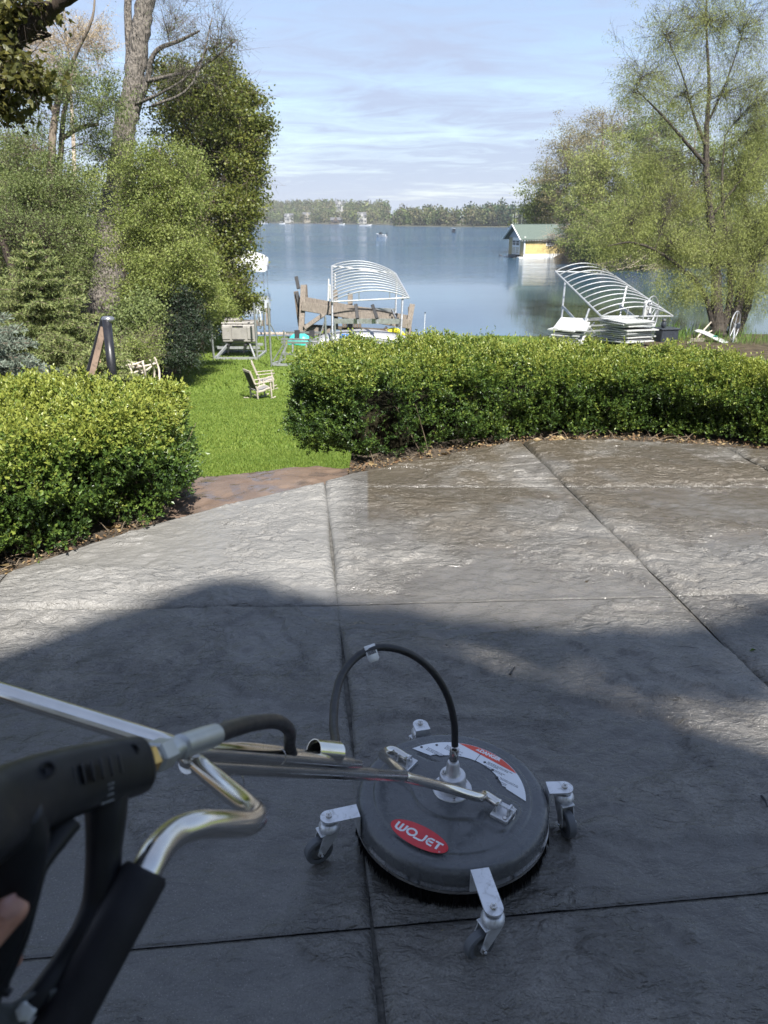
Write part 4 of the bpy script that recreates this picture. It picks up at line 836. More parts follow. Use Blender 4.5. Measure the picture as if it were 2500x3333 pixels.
MB().box((-.35, BW/2, .30), (.9, BW*.5, .5)).out('sill', M_bd, bh, world=False)
MB().box((-.3, .35, .12), (1.3, 1.0, .22)).out('concrete_step', M_white, bh, world=False); MB().box((-.3, BW-.5, .12), (1.3, 1.2, .22)).out('concrete_step', M_white, bh, world=False)
ov = .55; th = .12
for s_ in (0, 1):
    y0 = -ov if s_ == 0 else BW+ov; z0 = BH - ov*(BR-BH)/(BW/2); a = Vector((-1.0, y0, z0)); b = Vector((-1.0, BW/2, BR)); q = Vector((0, 0, th))
    rf = MB().prism([a, b, b+q, a+q] if s_ == 0 else [a, a+q, b+q, b], (BL+1.7, 0, 0)).out('roof', M_grn, bh, world=False)
    for k in range(14):                                          # shingle courses
        f = k/14; f2 = (k+1)/14; pa = a.lerp(b, f)+q; pb = a.lerp(b, f2+.03)+q
        MB().prism([pa+Vector((0, 0, .05)), pb+Vector((0, 0, .012)), pb, pa], (BL+1.7, 0, 0)).out('shingle', M_grn, rf, world=False)
    MB().bar(a+Vector((-.04, 0, .02)), b+Vector((-.04, 0, .02)), .08, .26, (1, 0, 0)).out('barge_board', M_white, bh, world=False)
for k in range(22):
    MB().bar(Vector((-.7+k*.52, -ov+.02, BH-.62+.10)), Vector((-.7+k*.52, .1, BH+.05)), .13, .13).out('rafter_tail', M_white, bh, world=False)
wf = MB().box((5.0, -.10, 2.65), (1.5, .1, 1.25)).out('window', M_white, bh, world=False)
for c_ in (-1, 1): MB().box((5.0+c_*.33, -.16, 2.68), (.52, .06, .9)).out('pane', M_win, wf, world=False)
for (x, y) in ((0, 0), (BL, 0)): MB().box((x, y-.05, BH/2+.5), (.22, .22, BH-.6)).out('corner_board', M_white, bh, world=False)
# ------------------------------------------------------------------ things on the lawn and along the shore
M_alu = pm('galvanised_aluminium', (.42, .43, .44), .42, .75, .12, 6, dirt=(.20, .19, .17)); M_aluw = pm('pale_aluminium', (.33, .34, .35), .45, .35, .08, 6)
M_blk = pm('black_rubber', (.018, .018, .02), .6, var=.2); M_wood = pm('weathered_timber', (.180, .152, .126), .85, var=.25, scale=4, sc=(6, 6, .8), bump=.3, bscale=30)
M_wood2 = pm('dark_timber', (.105, .082, .062), .85, var=.3, scale=4, sc=(6, 6, .8)); M_gwood = pm('grey_wood', (.24, .21, .17), .9, var=.2, scale=6, sc=(5, 5, 1))
M_teak = pm('bleached_chair_wood', (.36, .315, .265), .7, var=.12, scale=8); M_sling = pm('dark_sling', (.030, .032, .030), .8, var=.2); M_sling2 = pm('grey_sling', (.20, .195, .185), .8, var=.1)
M_gplast = pm('grey_plastic', (.27, .255, .235), .7, var=.1, scale=3); M_wplast = pm('white_plastic', (.45, .45, .44), .4, var=.04)
def at(x, y, d): return px(x, y, d)
# two rocking chairs
def rocker(p, heading, label, name='rocking_chair'):
    r = thing(name, label, 'rocking chair', p, heading, 'rocking chairs on the lawn'); r.scale = (.84,)*3     # local +x = front
    W = .30
    for s_ in (-1, 1):
        y = s_*W
        MB().tube(spline([(-.56, y, .085), (-.3, y, .035), (0, y, .02), (.25, y, .04), (.46, y, .11)], 4), .022, 6, sq=1.5).out('rocker', M_teak, r, world=False)
        MB().bar((.30, y, .05), (.27, y, .68), .05, .05, (1, 0, 0)).out('leg', M_teak, r, world=False)
        MB().bar((-.26, y, .05), (-.28, y, .40), .05, .05, (1, 0, 0)).out('leg', M_teak, r, world=False)
        MB().bar((-.22, y*.93, .36), (-.50, y*.93, 1.13), .045, .06, (1, 0, 0), .006).out('back_rail', M_teak, r, world=False)
        MB().tube(spline([(-.36, y*1.05, .67), (-.1, y*1.05, .685), (.15, y*1.05, .70), (.36, y*1.05, .71)], 3), .042, 6, sq=.35, up=(0, 1, 0)).out('arm', M_teak, r, world=False)
        MB().tube(spline([(-.30, y*.92, .36), (-.05, y*.92, .37), (.15, y*.92, .44), (.32, y*.92, .45)], 3), .038, 6, sq=.7).out('seat_rail', M_teak, r, world=False)
    MB().bar((.31, -W, .44), (.31, W, .44), .05, .05).out('front_rail', M_teak, r, world=False)
    MB().bar((-.28, -W, .22), (-.28, W, .22), .04, .04).out('stretcher', M_teak, r, world=False)
    MB().bar((-.50, -W, 1.12), (-.50, W, 1.12), .05, .07).out('head_rail', M_teak, r, world=False)
    P = spline([(-.255, 0, .42), (-.36, 0, .66), (-.43, 0, .86), (-.49, 0, 1.08)], 4); V = []; Fq = []
    for q in P: V += [q+Vector((-.008, -W*.88, 0)), q+Vector((-.008, W*.88, 0)), q+Vector((.008, -W*.88, 0)), q+Vector((.008, W*.88, 0))]
    n = len(P)
    for i in range(n-1): Fq += [[4*i, 4*i+4, 4*i+5, 4*i+1], [4*i+2, 4*i+3, 4*i+7, 4*i+6], [4*i, 4*i+2, 4*i+6, 4*i+4], [4*i+1, 4*i+5, 4*i+7, 4*i+3]]
    meshobj('back_sling', V, Fq, M_sling, r, world=False)
    MB().prism([Vector((-.26, -W*.86, .375)), Vector((.02, -W*.86, .38)), Vector((.30, -W*.86, .45)), Vector((.30, -W*.86, .465)), Vector((.02, -W*.86, .395)), Vector((-.26, -W*.86, .39))], (0, W*1.72, 0)).out('seat_sling', M_sling2, r, world=False)
    return r
rocker(gp(850, 1300), math.radians(34), 'nearer bleached rocking chair showing its dark sling back')
rocker(gp(866, 1268), math.radians(12), 'farther tall backed rocking chair facing the nearer one')
def wheel(p, n, rad, mat, label, name, cat, spokes=5, group=None, tube_r=.022):
    r = thing(name, label, cat, p, group=group); n = Vector(n).normalized(); u = n.cross(Vector((0, 0, 1))).normalized(); v = u.cross(n)
    c = Vector(p); MB().tube([c+(u*math.cos(a)+v*math.sin(a))*rad for a in np.linspace(0, 2*math.pi, 33)], tube_r, 6, cap=False).out('rim', mat, r, True)
    for k in range(spokes):
        a = k*2*math.pi/spokes+.5; MB().tube([c, c+(u*math.cos(a)+v*math.sin(a))*rad], tube_r*.7, 5).out('spoke', mat, r)
    MB().lathe(c-n*.04, [(.001, 0), (.11, 0), (.11, .08), (.001, .08)], 14, n).out('hub', mat, r)
    return r
# small craft lift with a grey dock locker lying on it
g0 = gp(697, 1172); g1 = gp(838, 1172); bx = (g1-g0); bx.z = 0; wl = bx.length; bx.normalize(); by = Vector((-bx.y, bx.x, 0))*1
zb = g0.z+.02
def L1(x, y, z): return g0 + bx*x + by*y + Vector((0, 0, z + ground(*(g0+bx*x+by*y).xy)-g0.z if z < .3 else z))
li = thing('watercraft_lift', 'low aluminium boat lift carrying a grey plastic dock box', 'boat lift', g0)
dp = 2.6
for (x, y, h) in ((0, 0, 1.75), (wl, 0, 2.55), (0, dp, 1.9), (wl, dp, 2.7)): MB().tube([g0+bx*x+by*y+Vector((0, 0, -.05-(y > 1)*.3)), g0+bx*x+by*y+Vector((0, 0, h-(y > 1)*.3))], .048, 8).out('post', M_alu, li)
for (a, b) in (((0, 0, .08), (wl, 0, .08)), ((0, dp, -.05), (wl, dp, -.05)), ((0, 0, .08), (0, dp, -.05)), ((wl, 0, .08), (wl, dp, -.05)), ((0, .9, .42), (wl, .9, .42)), ((0, 1.9, .42), (wl, 1.9, .42)), ((.12, .0, .12), (.55, 1.0, .62)), ((wl-.12, .0, .12), (wl-.5, 1.0, .62))):
    q = lambda c_: g0+bx*c_[0]+by*c_[1]+Vector((0, 0, c_[2])); MB().bar(q(a), q(b), .075, .11).out('beam', M_aluw, li)
for x in (.55, 1.35): MB().bar(g0+bx*x+by*.7+Vector((0, 0, .55)), g0+bx*x+by*2.2+Vector((0, 0, .62)), .14, .10, bev=.02).out('bunk', M_blk, li)
for x in (.62, 1.35): MB().bar(g0+bx*x+by*.62+Vector((0, 0, .62)), g0+bx*(x-.08)+by*.60+Vector((0, 0, .22)), .16, .03).out('strap', M_blk, li)
bo = thing('dock_box', 'grey plastic dock box lying tilted on the low lift', 'dock box', g0+bx*1.0+by*1.2+Vector((0, 0, .65)))
cz = g0+by*1.2+Vector((0, 0, .66)); R0 = Matrix((bx, by, Vector((0, 0, 1)))).transposed()
MB().box(cz+bx*1.05+Vector((0, 0, .42)), (1.55, .85, .82), R0, .06).out('body', M_gplast, bo)
MB().box(cz+bx*1.0+by*.1+Vector((0, 0, .88)), (1.5, .9, .10), R0, .04).out('lid', M_gplast, bo); MB().box(cz+bx*.75+by*.25+Vector((0, 0, 1.0)), (.85, .6, .16), R0, .06).out('raised_cap', M_gplast, bo)
for (x, w_) in ((.48, .36), (1.05, .62), (1.62, .30)): MB().box(cz+bx*x-by*.43+Vector((0, 0, .45)), (w_, .05, .58), R0, .02).out('recessed_panel', M_gplast, bo)
MB().box(cz+bx*1.05-by*.46+Vector((0, 0, .76)), (.5, .03, .05), R0).out('handle', M_blk, bo); MB().box(cz+bx*1.05-by*.46+Vector((0, 0, .14)), (.5, .03, .05), R0).out('handle', M_blk, bo)
wheel(at(845, 1040, (g1.y*cp+1.6*sp_-g1.z*sp_)*1.0+.3), (1, .35, 0), .42, M_wplast, 'thin white hand wheel on the right post of the low lift', 'lift_wheel', 'wheel', 4, 'boat lift hand wheels')
# second small lift, empty, with black bunk pads
h0 = gp(884, 1194); h1 = gp(1050, 1196); cx = (h1-h0); cx.z = 0; cx.normalize(); cy = Vector((-cx.y, cx.x, 0)); q = lambda x, y, z: h0+cx*x+cy*y+Vector((0, 0, z))
l2 = thing('watercraft_lift', 'empty aluminium lift with black bunk pads beside the big hedge', 'boat lift', h0)
for (x, y, h) in ((0, 0, 2.65), (2.35, .25, 2.1), (2.35, 2.4, 1.9), (0, 2.4, 1.5)): MB().tube([q(x, y, -.05-(y > 1)*.3), q(x, y, h-(y > 1)*.3)], .045, 8).out('post', M_alu, l2)
for a, b in (((.05, 0, .1), (2.35, 0, .1)), ((.3, 0, .12), (.65, .3, .95)), ((2.0, 0, .12), (1.7, .3, .95)), ((.45, .1, .55), (2.0, .1, .55)), ((.4, .3, 1.0), (1.95, .3, 1.0)), ((.35, .5, 1.1), (2.0, .5, 1.1)), ((.4, 1.2, 1.28), (2.0, 1.2, 1.30)), ((0, 0, .1), (0, 2.4, -.1)), ((2.35, 0, .1), (2.35, 2.4, -.1)), ((.9, .35, 1.0), (.9, .2, .5)), ((1.5, .35, 1.0), (1.5, .2, .5))):
    MB().bar(q(*a), q(*b), .06, .09).out('beam', M_aluw if b[2] < .2 else M_alu, l2)
MB().tube([q(.08, 0, .25), q(.55, .1, .95)], .03, 6).out('brace', M_alu, l2); MB().tube([q(2.3, .2, .25), q(2.0, .1, .98), q(2.32, .25, 1.9)], .03, 6).out('brace', M_alu, l2)
MB().tube([q(0, 0, 1.9), q(.3, .3, 1.1)], .025, 6).out('brace', M_alu, l2)
for x in (.95, 1.6): MB().bar(q(x, .9, 1.02), q(x, 1.0, 1.42), .22, .07).out('bunk_pad', M_blk, l2)
# big canopy lifts
def canopy_lift(label, A, B, C, D, nrib, bulge, legs, braces, lift_h):
    """A near left, B near right, C far right, D far left corners of the canopy frame"""
    r = thing('canopy_lift', label, 'boat lift', (legs[0][1].x, legs[0][1].y, ground(legs[0][1].x, legs[0][1].y)), group='boat lifts with bare canopy frames')
    MB().tube([A, D], .055, 8).out('side_rail', M_aluw, r); MB().tube([B, C], .055, 8).out('side_rail', M_aluw, r); MB().tube([A, B], .04, 8).out('end_bar', M_aluw, r); MB().tube([D, C], .04, 8).out('end_bar', M_aluw, r)
    nz = (B-A).cross(D-A).normalized(); nz = nz if nz.z > 0 else -nz
    for k in range(nrib):
        f = k/(nrib-1); a = A.lerp(D, f); b = B.lerp(C, f); P = [a.lerp(b, s_)+nz*(bulge*math.sin(math.pi*s_)**.8) for s_ in np.linspace(0, 1, 13)]
        MB().tube(P, .033, 6, cap=False).out('canopy_rib', M_aluw, r, True)
    for s_ in (.35, .75): p = A.lerp(B, s_); MB().tube([p, p+nz*bulge*.9+(D-A).normalized()*.0], .025, 5).out('strut', M_aluw, r)
    for (a, b) in legs: MB().tube([a, Vector((b.x, b.y, ground(b.x, b.y)-.1))], .06, 8).out('leg', M_alu, r); MB().box((b.x, b.y, ground(b.x, b.y)+.0), (.35, .35, .08)).out('foot_pad', M_alu, r)
    for (a, b, w_) in braces: MB().bar(a, b, .07, w_).out('cross_beam', M_alu, r)
    return r
A, B, C, D = at(1957, 1030, 39.5), at(2190, 1029, 40), at(1985, 888, 45), at(1808, 884, 44.5)
canopy_lift('aluminium boat lift with tilted bare canopy frame over stacked white panels', A, B, C, D, 12, .55,
            [(at(1918, 1005, 40.2), at(1872, 1180, 40.6)), (at(2142, 1003, 40.4), at(2078, 1180, 40.6)), (at(1840, 912, 44.2), at(1820, 1120, 44.2)), (at(2040, 930, 44.2), at(2000, 1120, 44.2))],
            [(at(1832, 998, 44.0), at(1890, 1060, 40.4), .14), (at(2018, 995, 44), at(2100, 1060, 40.6), .16), (at(1850, 1042, 42), at(1975, 1037, 42), .16)], 1)
wheel(at(2118, 1025, 40.0), (.75, -.65, 0), .98, M_aluw, 'large spoked wheel on the right leg of the tilted canopy lift', 'lift_wheel', 'wheel', 6, 'boat lift hand wheels', .03)
wx = thing('winch', 'white winch box behind the spoked wheel of the canopy lift', 'winch', at(2105, 1010, 40.2)); MB().box(at(2105, 1005, 40.25), (.5, .18, .85), Matrix.Rotation(.7, 3, 'Z'), .05).out('housing', M_wplast, wx); MB().tube([at(2120, 985, 40.2), at(2110, 1040, 40.1)], .05, 6).out('crank', M_alu, wx)
A, B, C, D = at(1081, 982, 39), at(1331, 969, 39.4), at(1287, 890, 45), at(1080, 866, 44.4)
canopy_lift('aluminium boat lift with bare canopy frame behind the timber cribbing', A, B, C, D, 12, .5,
            [(at(1081, 980, 39.2), at(1083, 1180, 39.5)), (at(1311, 962, 39.5), at(1302, 1180, 39.7)), (at(1292, 905, 44.5), at(1284, 1110, 44.5)), (at(1090, 885, 44.2), at(1090, 1110, 44.2))],
            [(at(1086, 1045, 39.3), at(1304, 1046, 39.6), .26), (at(1095, 1002, 42), at(1285, 1010, 43), .2), (at(1275, 1008, 42), at(1300, 1062, 39.6), .14)], 1)
bx_ = [((1158, 990), (1164, 1038)), ((1212, 992), (1228, 1038))]
for k, (a, b) in enumerate(bx_):
    bk = thing('bunk_pad', ('upright black carpeted bunk pad left of its twin on the canopy lift', 'tilted black carpeted bunk pad right of its twin on the canopy lift')[k], 'bunk pad', at(*b, 39.2), group='bunk pads on the canopy lift')
    MB().bar(at(*a, 39.2), at(*b, 39.0), .18, .12, (0, 1, 0), .02).out('pad', M_blk, bk); MB().bar(at(b[0], b[1]+2, 39.05), at(b[0]+2, b[1]+16, 39.1), .07, .07, (0, 1, 0)).out('bracket', M_alu, bk)
lw = thing('winch', 'narrow white winch on the left leg of the left canopy lift', 'winch', at(1072, 960, 39)); MB().box(at(1074, 950, 39.1), (.10, .16, .75), bev=.03).out('housing', M_wplast, lw)
MB().tube([at(1070, 908, 39.0), at(1068, 980, 39.0)], .035, 6).out('crank', M_wplast, lw)
# timber cribbing / dock frame
tf = thing('timber_dock_frame', 'heavy weathered timber dock frame with uprights leaning over the shore', 'dock frame', gp(978, 1125))
def tbar(a, b, w_, h_, mt=M_wood, nm='beam'): MB().bar(at(*a), at(*b), w_, h_, (0, -1, .2), .01).out(nm, mt, tf)
tbar((978, 1135, 41), (988, 930, 41.4), .30, .26, nm='post'); tbar((996, 985, 41.6), (992, 928, 41.6), .26, .2, M_wood2, 'post'); tbar((978, 1060, 42), (964, 950, 42.2), .26, .2, M_wood2, 'post'); tbar((972, 940, 42.2), (964, 900, 42.2), .2, .1, M_blk, 'post')
tbar((980, 1010, 41.9), (966, 952, 42), .2, .14, M_blk, 'rubber_bumper')
tbar((982, 996, 41.0), (1336, 1056, 42.0), .50, .22); tbar((990, 980, 41.5), (1330, 1040, 42.6), .46, .2)
tbar((990, 1068, 40.9), (1056, 1022, 41.1), .22, .2, nm='brace'); tbar((990, 1076, 41.5), (1075, 1082, 41.4), .44, .18); tbar((985, 1060, 42.4), (1080, 1066, 42.4), .2, .2, M_wood2)
tbar((1140, 1075, 42.4), (1140, 955, 42.4), .28, .24, nm='post'); tbar((1094, 1070, 42.4), (1092, 945, 42.4), .24, .22, nm='post'); tbar((1322, 1110, 42.2), (1342, 992, 42.4), .3, .26, nm='post'); tbar((1334, 1090, 42.8), (1334, 1000, 42.9), .2, .2, M_wood2, 'post')
for k in range(7): tbar((1118+k*9, 1072, 42.6), (1118+k*9, 1032, 42.6), .14, .10, M_wood2, 'slat')
tbar((1080, 1066, 42.7), (1260, 1076, 43), .2, .2, M_wood2); tbar((1255, 1068, 42), (1275, 1090, 41.6), .2, .2, nm='brace')
tbar((1000, 990, 41.7), (980, 1016, 41.6), .1, .1, M_wood2, 'brace')
# kayaks and upturned boats
def hull(name, label, cat, pts, rad, mat, sq=.6, group=None, up=(0, 0, 1)):
    r = thing(name, label, cat, pts[len(pts)//2], group=group); m = MB(); m.tube(spline(pts, 6), splr(rad, 6), 14, sq=sq, up=up); m.out('hull', mat, r, True); return r
k1 = hull('kayak', 'turquoise kayak standing end up against the timber posts', 'kayak', [at(1002, 1122, 40.3), at(985, 1116, 40.3), at(960, 1112, 40.3), at(936, 1124, 40.3)], [.42, .52, .42, .12], pm('turquoise_plastic', (.05, .50, .46), .35, var=.04), .75, 'kayaks and canoes on shore')
hull('kayak', 'yellow kayak tip behind the upturned grey boat', 'kayak', [at(1262, 1080, 41.2), at(1285, 1076, 41.2), at(1306, 1084, 41.0), at(1322, 1094, 41)], [.16, .18, .13, .03], pm('yellow_plastic', (.70, .62, .03), .35, var=.04), .6, 'kayaks and canoes on shore')
hull('plastic_barrel', 'blue plastic barrel under the upturned grey boat', 'barrel', [at(1122, 1130, 39.8), at(1122, 1118, 39.8), at(1122, 1096, 39.8), at(1122, 1090, 39.8)], [.27, .30, .30, .25], pm('blue_plastic', (.02, .12, .40), .35, var=.04), 1.0)
rb = thing('rowing_boat', 'silver grey boat lying upturned behind the hedge', 'boat', gp(1160, 1130))
P = [at(1010, 1112, 40), at(1060, 1090, 40.2), at(1120, 1078, 40.4), at(1190, 1074, 40.5), at(1260, 1082, 40.4), at(1320, 1098, 40.2), at(1352, 1116, 40)]
V = []; Fq = []; Ps = spline(P, 5); n = len(Ps)
for i, p in enumerate(Ps):
    w_ = .85*math.sin(math.pi*(.06+.88*i/(n-1)))**.5
    for (a, z) in ((-1.0, -.52), (-.96, -.30), (-.7, -.06), (0, .03), (.7, -.06), (.96, -.3), (1.0, -.52)): V.append(p+Vector((0, a*w_, z)))
for i in range(n-1):
    for k in range(6): Fq.append([i*7+k, i*7+k+1, (i+1)*7+k+1, (i+1)*7+k])
o_ = meshobj('hull', V, Fq, pm('boat_aluminium', (.40, .40, .41), .4, .5, .1), rb, True); md = o_.modifiers.new('t', 'SOLIDIFY'); md.thickness = .03
MB().tube([V[i*7]+Vector((0, -.02, .0)) for i in range(n)], .045, 6).out('gunwale', M_aluw, rb, True); MB().tube([V[i*7+1]+Vector((0, -.03, .05)) for i in range(n)], .025, 6).out('spray_rail', M_aluw, rb, True)
bn = thing('timber_pallet', 'low stack of brown boards under the second small lift', 'boards', gp(1010, 1140))
for k in range(4): MB().bar(at(960, 1140+k*5, 38.4+k*.1), at(1070, 1143+k*5, 38.2), .22, .08).out('board', (M_wood, M_wood2)[k % 2], bn)
# white covered lift out on the water, left
cl_ = thing('covered_boat_lift', 'boat lift with a rounded white canvas cover, half behind the maple', 'boat lift', pg(800, 900, WATER))
c0 = px(790, 872, 80); V = []; Fq = []; nx, ny = 12, 9
for i in range(nx):
    for k in range(ny):
        s_ = k/(ny-1); a = math.pi*s_; x = (i/(nx-1)-.5)*4.6; yy = -math.cos(a)*1.7; uu_ = abs(i/(nx-1)*2-1); zz = 0.80+.85*(math.sin(a)**.7)*(1-.75*uu_**2.6) + .03*math.sin(i*2.1+k)
        V.append(c0+Vector((x, yy+2.0, zz)))
for i in range(nx-1):
    for k in range(ny-1): Fq.append([i*ny+k, i*ny+k+1, (i+1)*ny+k+1, (i+1)*ny+k])
b = len(V)
for i in range(nx): V.append(V[i*ny]+Vector((0, -.02+.05*math.sin(i*1.7), -1.15+.10*math.sin(i*1.1)))); V.append(V[i*ny+ny-1]+Vector((0, 0, -1.15)))
for i in range(nx-1): Fq += [[i*ny, (i+1)*ny, b+2*i+2, b+2*i], [i*ny+ny-1, b+2*i+1, b+2*i+3, (i+1)*ny+ny-1]]
for e in (0, nx-1): Fq.append([e*ny+k for k in range(ny)] + [b+2*e+1, b+2*e])
M_canvas = pm('white_canvas', (.60, .595, .57), .8, var=.06, bump=.5, bscale=2, bdist=.12)
o_ = meshobj('canvas_cover', V, Fq, M_canvas, cl_, True)
for (x, y) in ((-2.1, .6), (2.1, .6), (-2.1, 3.4), (2.1, 3.4)): MB().tube([Vector((c0.x+x, c0.y+y, WATER-.6)), c0+Vector((x, y, .6))], .03, 6).out('leg', M_alu, cl_)
# little wooden dock edge with a post and pale net panel at the left shore
dk_ = thing('shore_dock', 'small timber dock edge with a post beside the stone edging', 'dock', pg(800, 1040, WATER))
MB().bar(at(774, 1048, 47), at(860, 1052, 47), .26, .34).out('beam', M_wood, dk_); MB().bar(at(776, 1052, 47), at(770, 1004, 47), .28, .28, (0, 1, 0)).out('post', M_wood, dk_)
MB().bar(at(874, 1058, 46.5), at(872, 1004, 46.5), .26, .26, (0, 1, 0)).out('post', M_wood, dk_); MB().tube([at(862, 1085, 45), at(858, 982, 45.2)], .055, 6).out('steel_post', M_bd, dk_)
se = thing('stone_edging', 'pale uneven stones lining the waterline at left', 'edging', gp(840, 1065)); M_st = pm('pale_stone', (.40, .32, .25), .9, var=.25, scale=3)
st0 = None
for k in range(26):
    p = at(775+k*9, 1056+k*1.1+rng.normal()*1.2, 46.4); p.z = ground(p.x, p.y)+.12; b_ = bmesh.new(); bmesh.ops.create_icosphere(b_, subdivisions=1, radius=.2)
    for v in b_.verts: v.co *= 1+rng.normal()*.12
    m_ = bpy.data.meshes.new('stone'); b_.to_mesh(m_); b_.free(); m_.materials.append(M_st); s_ = bpy.data.objects.new('stone', m_); link(s_, se); s_.location = p-se.location; s_.scale = (1.1+rng.random()*.6, .9, .7); s_.rotation_euler = (0, 0, rng.random()*3)
# lamp post, blue pot, bench, white mailbox-like post
lp = thing('lamp_post', 'black lamp post with small lantern head at the left border', 'lamp post', gp(702, 1062))
b0 = gp(700, 1058); top = px(690, 958, (b0.y*cp+(1.6-b0.z)*sp_)); MB().tube([b0, top], .05, 8).out('post', M_bd, lp, True)
MB().lathe(top, [(.06, 0), (.10, .06), (.15, .32), (.15, .36)], 6).out('lantern', pm('lantern_glass', (.30, .28, .24), .3, var=.1), lp); MB().lathe(top, [(.20, .34), (.19, .38), (.04, .52), (.02, .58)], 6).out('lantern_cap', M_bd, lp)
m = MB()
for k in range(6): a = k*math.pi/3; m.tube([top+Vector((.105*math.cos(a), .105*math.sin(a), .05)), top+Vector((.155*math.cos(a), .155*math.sin(a), .36))], .012, 4)
m.out('lantern_bars', M_bd, lp)
pb = gp(709, 1062); bpz = thing('flower_pot', 'glazed blue flower pot with dry brown plant', 'flower pot', pb)
MB().lathe(pb, [(.16, 0), (.20, .08), (.27, .42), (.29, .46), (.27, .48), (.24, .44)], 20, cap=True).out('pot', pm('cobalt_glaze', (.01, .05, .42), .15, var=.1), bpz, True)
k = 420; PP = np.array(pb)+np.array([0, 0, .5])+rng.normal(size=(k, 3))*[.16, .16, .12]; V, Fq = leafmesh(PP, rng.normal(size=(k, 3))+[0, 0, .5], .10, .5); meshobj('dry_plant', V, Fq, M_litter, bpz)
wb = gp(660, 1085); wbn = thing('wooden_bench', 'weathered grey slatted wooden bench by the yew', 'bench', wb, .5); Wm = Matrix.Rotation(.5, 3, 'Z')
for s_ in range(5): MB().box((0, -.3+s_*.15, .50), (1.7, .13, .045), bev=.005).out('slat', M_gwood, wbn, world=False)
for (x, y) in ((-.75, -.28), (.75, -.28), (-.75, .3), (.75, .3)): MB().box((x, y, .22), (.09, .09, .5)).out('leg', M_gwood, wbn, world=False)
MB().box((0, -.3, .42), (1.6, .05, .1)).out('apron', M_gwood, wbn, world=False)
for s_ in range(6): MB().bar((-.75+s_*.12, .40, .45), (-.78+s_*.12, .62, 1.25), .10, .03, (0, -1, 0)).out('back_board', M_gwood, wbn, world=False)
wp = gp(740, 1060); wpo = thing('utility_post', 'short white capped utility post by the blue pot', 'post', wp); MB().tube([wp, wp+Vector((0, 0, 1.0))], .035, 6).out('pole', M_aluw, wpo); MB().lathe(wp+Vector((0, 0, .95)), [(.09, 0), (.10, .04), (.10, .22), (.06, .28)], 10).out('cap', M_wplast, wpo, True)
ac = gp(766, 1068); aco = thing('lawn_chair', 'small white plastic chair beside the dock edge', 'chair', ac, .6)
MB().box((0, 0, .32), (.55, .5, .05)).out('seat', M_wplast, aco, world=False)
for x in (-.2, -.07, .07, .2): MB().bar((x, .22, .3), (x*1.2, .5, 1.0), .1, .03, (0, -1, 0)).out('back_slat', M_wplast, aco, world=False)
for x, y in ((-.26, -.2), (.26, -.2), (-.26, .22), (.26, .22)): MB().box((x, y, .15), (.06, .06, .32)).out('leg', M_wplast, aco, world=False)
# hand cart with two wheels by the yew
hc = gp(640, 1122); hco = thing('hand_cart', 'grey hand cart with spoked wheels leaning by the logs', 'hand cart', hc)
for k, (a, b_, s_) in enumerate(((646, 1108, .24), (632, 1118, .17))):
    c = at(a, b_, (hc.y*cp+(1.6-hc.z)*sp_)); f = thing('tmp', '', '') if False else None
    w0 = MB().tube([c+Vector((math.cos(t_)*s_*.8, math.cos(t_)*s_*.5, math.sin(t_)*s_)) for t_ in np.linspace(0, 6.283, 22)], .03, 6, cap=False).out('wheel', M_blk, hco, True); m = MB()
    for q_ in range(6): t_ = q_*math.pi/3; m.tube([c, c+Vector((math.cos(t_)*s_*.78, math.cos(t_)*s_*.48, math.sin(t_)*s_))], .018, 4)
    m.out('spokes', M_alu, w0)
MB().tube([at(612, 1060, hc.y*1.0+1.2), at(640, 1112, hc.y+1.2)], .03, 6).out('handle', M_aluw, hco); MB().tube([at(622, 1062, hc.y*1.0+1.6), at(648, 1106, hc.y+1.6)], .03, 6).out('handle', M_aluw, hco)
# log piles
def logs(label, x0, x1, y0, y1, n, seed, mt, ax=None):
    r_ = np.random.default_rng(seed); g = gp((x0+x1)/2, y1); o = thing('log_pile', label, 'log pile', g, group='piles of cut logs'); d = g.y*cp+(1.6-g.z)*sp_
    for k in range(n):
        f = r_.random(); h = r_.random(); c = px(x0+(x1-x0)*f, y1-(y1-y0)*h*(1-abs(f-.5)*1.2), d+r_.normal()*.25); a = r_.normal()*.5+ (0 if ax is None else ax); l = r_.uniform(.22, .5)
        v = Vector((math.cos(a), math.sin(a)*.8, r_.normal()*.15)).normalized()*l; rr = r_.uniform(.035, .075)
        MB().tube([c-v, c-v*.3+Vector((0, 0, .01)), c+v], [rr, rr, rr*.9], 7).out('log', mt[k % len(mt)], o)
M_log = pm('log_bark', (.17, .115, .085), .9, var=.3, scale=8); M_log2 = pm('split_log', (.33, .20, .14), .9, var=.25, scale=8)
logs('heap of split pinkish logs along the left lawn border', 505, 555, 1150, 1215, 70, 3, (M_log, M_log2, M_log))
logs('dark brown log stack behind the driftwood frame', 470, 530, 1170, 1230, 40, 4, (M_log, M_wood2))
logs('neat stack of round logs beside the hand cart', 628, 650, 1070, 1105, 34, 5, (M_log, M_gwood), 1.2)
logs('dark log stack under the yew', 500, 560, 1080, 1150, 50, 6, (M_wood2, M_log))
